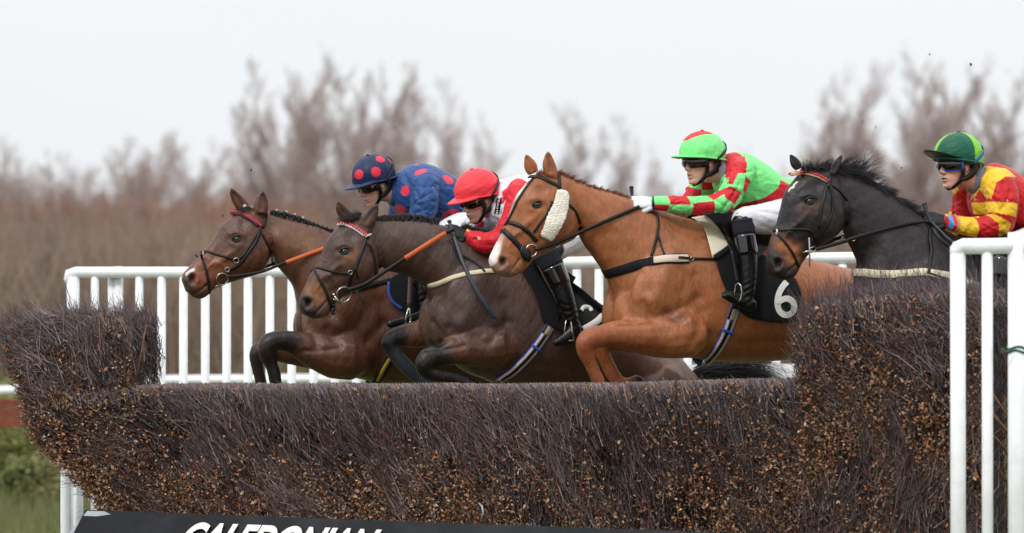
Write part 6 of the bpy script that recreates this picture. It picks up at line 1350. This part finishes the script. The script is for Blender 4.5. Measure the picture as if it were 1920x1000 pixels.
# ---- green and red checks
def paint_green(b):
    b.C[:] = lin('#7ae284'); r_ = '#c41e2b'; P = b.paint_poly
    for poly in ([(1227, 383), (1260, 384), (1260, 402), (1224, 400)], [(1260, 364), (1290, 367), (1294, 385), (1261, 384)], [(1297, 382), (1330, 377), (1333, 410), (1298, 410)], [(1318, 364), (1342, 352), (1349, 364), (1330, 376)], [(1346, 358), (1358, 350), (1380, 362), (1367, 384), (1349, 373)], [(1361, 322), (1394, 300), (1398, 303), (1391, 326), (1362, 326)], [(1388, 331), (1404, 343), (1391, 364), (1382, 358)], [(1350, 405), (1362, 386), (1374, 396), (1366, 412)]): P([(x, y) for x, y in poly], r_, .2, side=1)
    for poly in ([(1382, 284), (1396, 283), (1400, 291), (1372, 318), (1356, 348), (1350, 345), (1358, 315), (1366, 298)], [(1384, 386), (1404, 380), (1432, 372), (1456, 352), (1462, 338), (1500, 350), (1500, 395), (1370, 398), (1384, 392)], [(1312, 345), (1326, 345), (1332, 362), (1316, 366)], [(1300, 352), (1312, 350), (1313, 364), (1303, 366)]): P(poly, r_, .15, side=1)
    q = b.Q; far = q[:, 1] < -.02
    if far.any():
        u = np.floor(q[:, 0] / .085) + np.floor((q[:, 2] + q[:, 1] * .3) / .075); m = far & (u % 2 == 0) & (q[:, 1] < -.10); b.C[m] = lin(r_)
RD[3] = dict(fr=f3, label='person riding the chestnut horse in green silks with red checked sleeves', silk='#7ae284',
 torso=[(1352, 296, 1340, 338, .055), (1362, 289, 1346, 362, .11), (1380, 285, 1362, 385, .165), (1402, 289, 1386, 394, .19), (1432, 308, 1418, 396, .18), (1462, 334, 1448, 396, .165), (1484, 358, 1472, 398, .15)],
 arm=[(1390, 320, .17, 26), (1380, 345, .21, 25), (1365, 370, .22, 22), (1345, 384, .22, 21), (1305, 386, .18, 18), (1265, 384, .14, 15.5), (1229, 381, .09, 13)], hand=(1197, 379, .055),
 seat=[(1455, 336, 1440, 404, .15), (1480, 352, 1468, 420, .17), (1508, 372, 1500, 425, .155), (1524, 388, 1518, 415, .08)],
 thigh=[(1500, 398, .09, 34), (1450, 410, .2, 33), (1400, 412, .26, 25), (1392, 412, .27, 23)], calf=[(1392, 412, .28, 21), (1396, 440, .29, 20), (1402, 480, .31, 18.5), (1404, 520, .32, 16), (1402, 550, .32, 14.5)],
 foot=[(1408, 572, .33, 14), (1400, 568, .33, 15), (1380, 560, .33, 12), (1360, 553, .33, 9)], patent=(.26, .52),
 headp=(1316, 305, 1.0, 38, 2), neckpt=(1350, 322, 0), glove='#d9dbe6', cuff='#16191c', collar='#8d929c',
 hat=dict(cap=cap_green_red, button='#c5222f', peak='#7ae284', band='#7ae284', frame='#111114', strap='#101013', skin='#dba999', peak_tilt=.05),
 folds=[([(1255, 372), (1262, 398)], 4, -.003), ([(1340, 360), (1365, 380), (1350, 400)], 4, -.006), ([(1370, 375), (1385, 350)], 4, -.005), ([(1400, 340), (1440, 385)], 6, -.005), ([(1375, 300), (1360, 340)], 4, -.004), ([(1390, 365), (1430, 395)], 5, -.005), ([(1330, 372), (1345, 398)], 3.5, -.004), ([(1405, 310), (1455, 350)], 6, -.003), ([(1355, 350), (1372, 362)], 4, .005)],
 bfolds=[([(1420, 395), (1455, 402), (1490, 405)], 4, -.004), ([(1410, 415), (1450, 432)], 5, -.004), ([(1430, 404), (1462, 420)], 4, .003)], bulge=[(1470, 352, 0, 14, 20, .15)],
 paint=paint_green)
# ---- red and yellow
def paint_red(b):
    b.C[:] = lin('#b8161c'); y_ = '#e0b32c'; P = b.paint_poly
    for poly in ([(1847, 322), (1862, 309), (1880, 313), (1905, 332), (1872, 332), (1852, 344)], [(1826, 345), (1848, 322), (1854, 342), (1842, 380), (1838, 400), (1822, 410), (1818, 390)]): P(poly, y_, .15, side=1)
    for poly in ([(1838, 378), (1895, 382), (1892, 408), (1836, 396)], [(1843, 403), (1852, 402), (1882, 420), (1880, 440), (1864, 446), (1858, 420)], [(1798, 405), (1826, 408), (1828, 446), (1796, 436)]): P(poly, y_, .2, side=1)
    for x0, x1, c_ in ((1775, 1781, '#c5202c'), (1781, 1786, '#2f9ad8'), (1786, 1791, '#c5202c'), (1791, 1795, '#b08a50')): P([(x0, 395), (x1, 396), (x1 - 2, 440), (x0 - 2, 440)], c_, .15, side=1)
    q = b.Q; m = (q[:, 1] < -.08) & (np.floor(q[:, 0] / .09) % 2 == 0); b.C[m] = lin(y_)
RD[4] = dict(fr=f4, label='person riding the black horse in red and yellow silks and blue goggles', silk='#b8161c',
 torso=[(1840, 322, 1822, 362, .055), (1848, 313, 1822, 388, .11), (1862, 306, 1838, 420, .17), (1885, 314, 1870, 436, .20), (1915, 334, 1905, 442, .19), (1950, 360, 1942, 445, .175), (1978, 388, 1970, 448, .15)],
 arm=[(1872, 348, .17, 31), (1880, 380, .21, 31), (1874, 415, .22, 29), (1850, 428, .21, 24), (1820, 427, .18, 20), (1790, 420, .13, 16), (1780, 417, .11, 14)], hand=(1747, 409, .07),
 seat=[(1950, 362, 1940, 450, .16), (1978, 384, 1968, 462, .175), (2006, 405, 1998, 468, .16), (2020, 420, 2014, 455, .08)],
 thigh=[(1995, 440, .09, 34), (1940, 455, .2, 33), (1895, 462, .27, 26)], calf=[(1890, 460, .28, 24), (1880, 485, .3, 23), (1876, 530, .31, 20), (1882, 575, .32, 17), (1888, 605, .32, 14)],
 foot=[(1894, 618, .33, 14), (1884, 628, .33, 15), (1866, 636, .33, 12), (1850, 640, .33, 9)], patent=(.26, .5),
 headp=(1795, 311, 1.04, 36, 0), neckpt=(1832, 338, 0), glove='#121316', cuff='#121316', collar='#6c6f7c', mark='#e0a030',
 hat=dict(cap=cap_green_lime, button='#0f5440', peak='#0b2a22', band='#0f5440', frame='#1f55c4', fr=.0068, strap='#1f56ae', skin='#d8a28f', guard=True, peak_tilt=-.42, peak_len=.085),
 folds=[([(1880, 345), (1892, 380)], 5, -.005), ([(1850, 400), (1875, 440)], 5, -.006), ([(1830, 410), (1835, 445)], 4, -.004), ([(1860, 345), (1850, 400)], 5, -.005), ([(1895, 360), (1905, 430)], 5, -.005), ([(1810, 410), (1808, 440)], 4, -.003), ([(1845, 372), (1890, 376)], 4, -.004)],
 paint=paint_red)
RR = {}
for k in RD: RR[k] = rider(k, RD[k])
# ---- marks on clothing
fr = f2; c = RR[2][1] @ Vector((-.03, .082, -.10))
mb = MB(); ax = Vector((0, 0, 1)) * .95 + fr.h * -.12; P = [fr.at(931, 402, .17), fr.at(934, 388, .17), fr.at(936, 372, .165)]; ribbon(mb, P, [fr.n * .8 - fr.h * -.4] * 3, W(10), .004, .0015); lab = mb.build('collar_label', M['blackcloth'], RR[2][0], fix=True)
me, V = text_mesh('ALSTON', 1, 0, 0, .02); V[:, 0] -= V[:, 0].min(); V[:, 1] -= V[:, 1].min(); a, b_ = P[0] + fr.n * .008, P[2] + fr.n * .008; ux = (b_ - a) / V[:, 0].max(); uy = fr.h * .014 / V[:, 1].max()
me.vertices.foreach_set('co', np.array([list(a + ux * v[0] + uy * (v[1] - .4 * V[:, 1].max())) for v in V], np.float32).ravel()); obj('lettering', me, M['num'], lab, False)
# ================================================================ whips
def whip(pts, rad, label, fr, cap='#1a1c22'):
    P = [fr.at(x, y, v) for x, y, v in pts]; o = thing('riding_whip', P[0], label, 'whip')
    mb = MB(); mb.tube(P, [W(r_) for r_ in rad], seg=10, ends=True); mb.build('shaft', mat('whip_rubber', '#343a42', .5, bump=(120, .3)), o)
    mb = MB(); d_ = (P[0] - P[1]).normalized(); mb.ball(P[0] + d_ * .004, [Vector((.013, 0, 0)), Vector((0, .013, 0)), Vector((0, 0, .010))], 14, 8); mb.build('knob', mat('whip_knob', cap, .4), o)
whip([(843, 417, .10), (847, 432, .11), (853, 450, .13), (866, 488, .21), (880, 520, .26), (897, 552, .29), (927, 595, .30)], [3.4, 3.4, 4.2, 3.6, 4.2, 4.6, 4.8], 'grey riding whip held downwards across the dark brown horse shoulder', f2)
whip([(1184, 353, -.04), (1185, 366, -.05), (1190, 385, -.09), (1215, 400, -.16), (1260, 420, -.24)], [4, 3, 3, 2.5, 2], 'riding whip with a black knob standing up by the white glove', f3)
whip([(1734, 384, .08), (1737, 398, .08), (1745, 415, .09), (1775, 445, .16), (1820, 480, .26)], [4.5, 3.5, 3, 2.5, 2], 'riding whip with a black knob above the black glove at the right', f4)
P = [(1076, 548), (1092, 553), (1110, 562), (1128, 575), (1150, 590), (1185, 606)]
o = thing('riding_whip', f2.at(1076, 548, .1), 'black braided whip behind the boot of the rider in the red cap', 'whip'); mb = MB()
for ph in (0, 2.1, 4.2):
    q = smooth_path(P, 10); mb2 = [f2.at(x, y, .12) + Vector((0, math.sin(i * .9 + ph) * .007, math.cos(i * .9 + ph) * .007)) for i, (x, y) in enumerate(q)]; MB().tube(mb2, .0055, seg=6).build('braid', M['bleather'], o)
# ================================================================ twin straps on the two flanks become parts of their own
def split_loose(o):
    me = o.data; n = len(me.vertices); par_ = np.arange(n); ed = np.zeros(len(me.edges) * 2, np.int64); me.edges.foreach_get('vertices', ed); ed = ed.reshape(-1, 2)
    while True:
        a = par_[ed]; m = a.min(1); new = par_.copy(); np.minimum.at(new, ed[:, 0], m); np.minimum.at(new, ed[:, 1], m)
        if (new == par_).all(): break
        par_ = new
    ids = np.unique(par_)
    if not 2 <= len(ids) <= 8: return
    V = np.zeros(n * 3, np.float32); me.vertices.foreach_get('co', V); V = V.reshape(-1, 3); faces = [tuple(p.vertices) for p in me.polygons]
    for k, i in enumerate(ids):
        idx = np.nonzero(par_ == i)[0]; mp_ = {int(j): q for q, j in enumerate(idx)}; F = [tuple(mp_[v] for v in f) for f in faces if par_[f[0]] == i]
        m2 = bpy.data.meshes.new(me.name); m2.from_pydata([tuple(map(float, V[j])) for j in idx], [], F)
        for mt in me.materials: m2.materials.append(mt)
        m2.polygons.foreach_set('use_smooth', np.ones(len(m2.polygons), bool))
        if k == 0: o.data = m2
        else: c = bpy.data.objects.new(o.name.split('.')[0], m2); COL.objects.link(c); par(c, o.parent)
for o in list(scene.objects):
    if o.type == 'MESH' and 'leaves' not in o.name and o.name.split('.')[0] in ('neck_strap', 'band_trim', 'strap_lining', 'strap_lining', 'girth_strap', 'girth_web', 'girth_lining', 'girth_stripe', 'girth_loop', 'strap_slot', 'buckle_strap', 'pad_binding', 'cloth_edging', 'number_mark', 'girth', 'breast_strap'): split_loose(o)
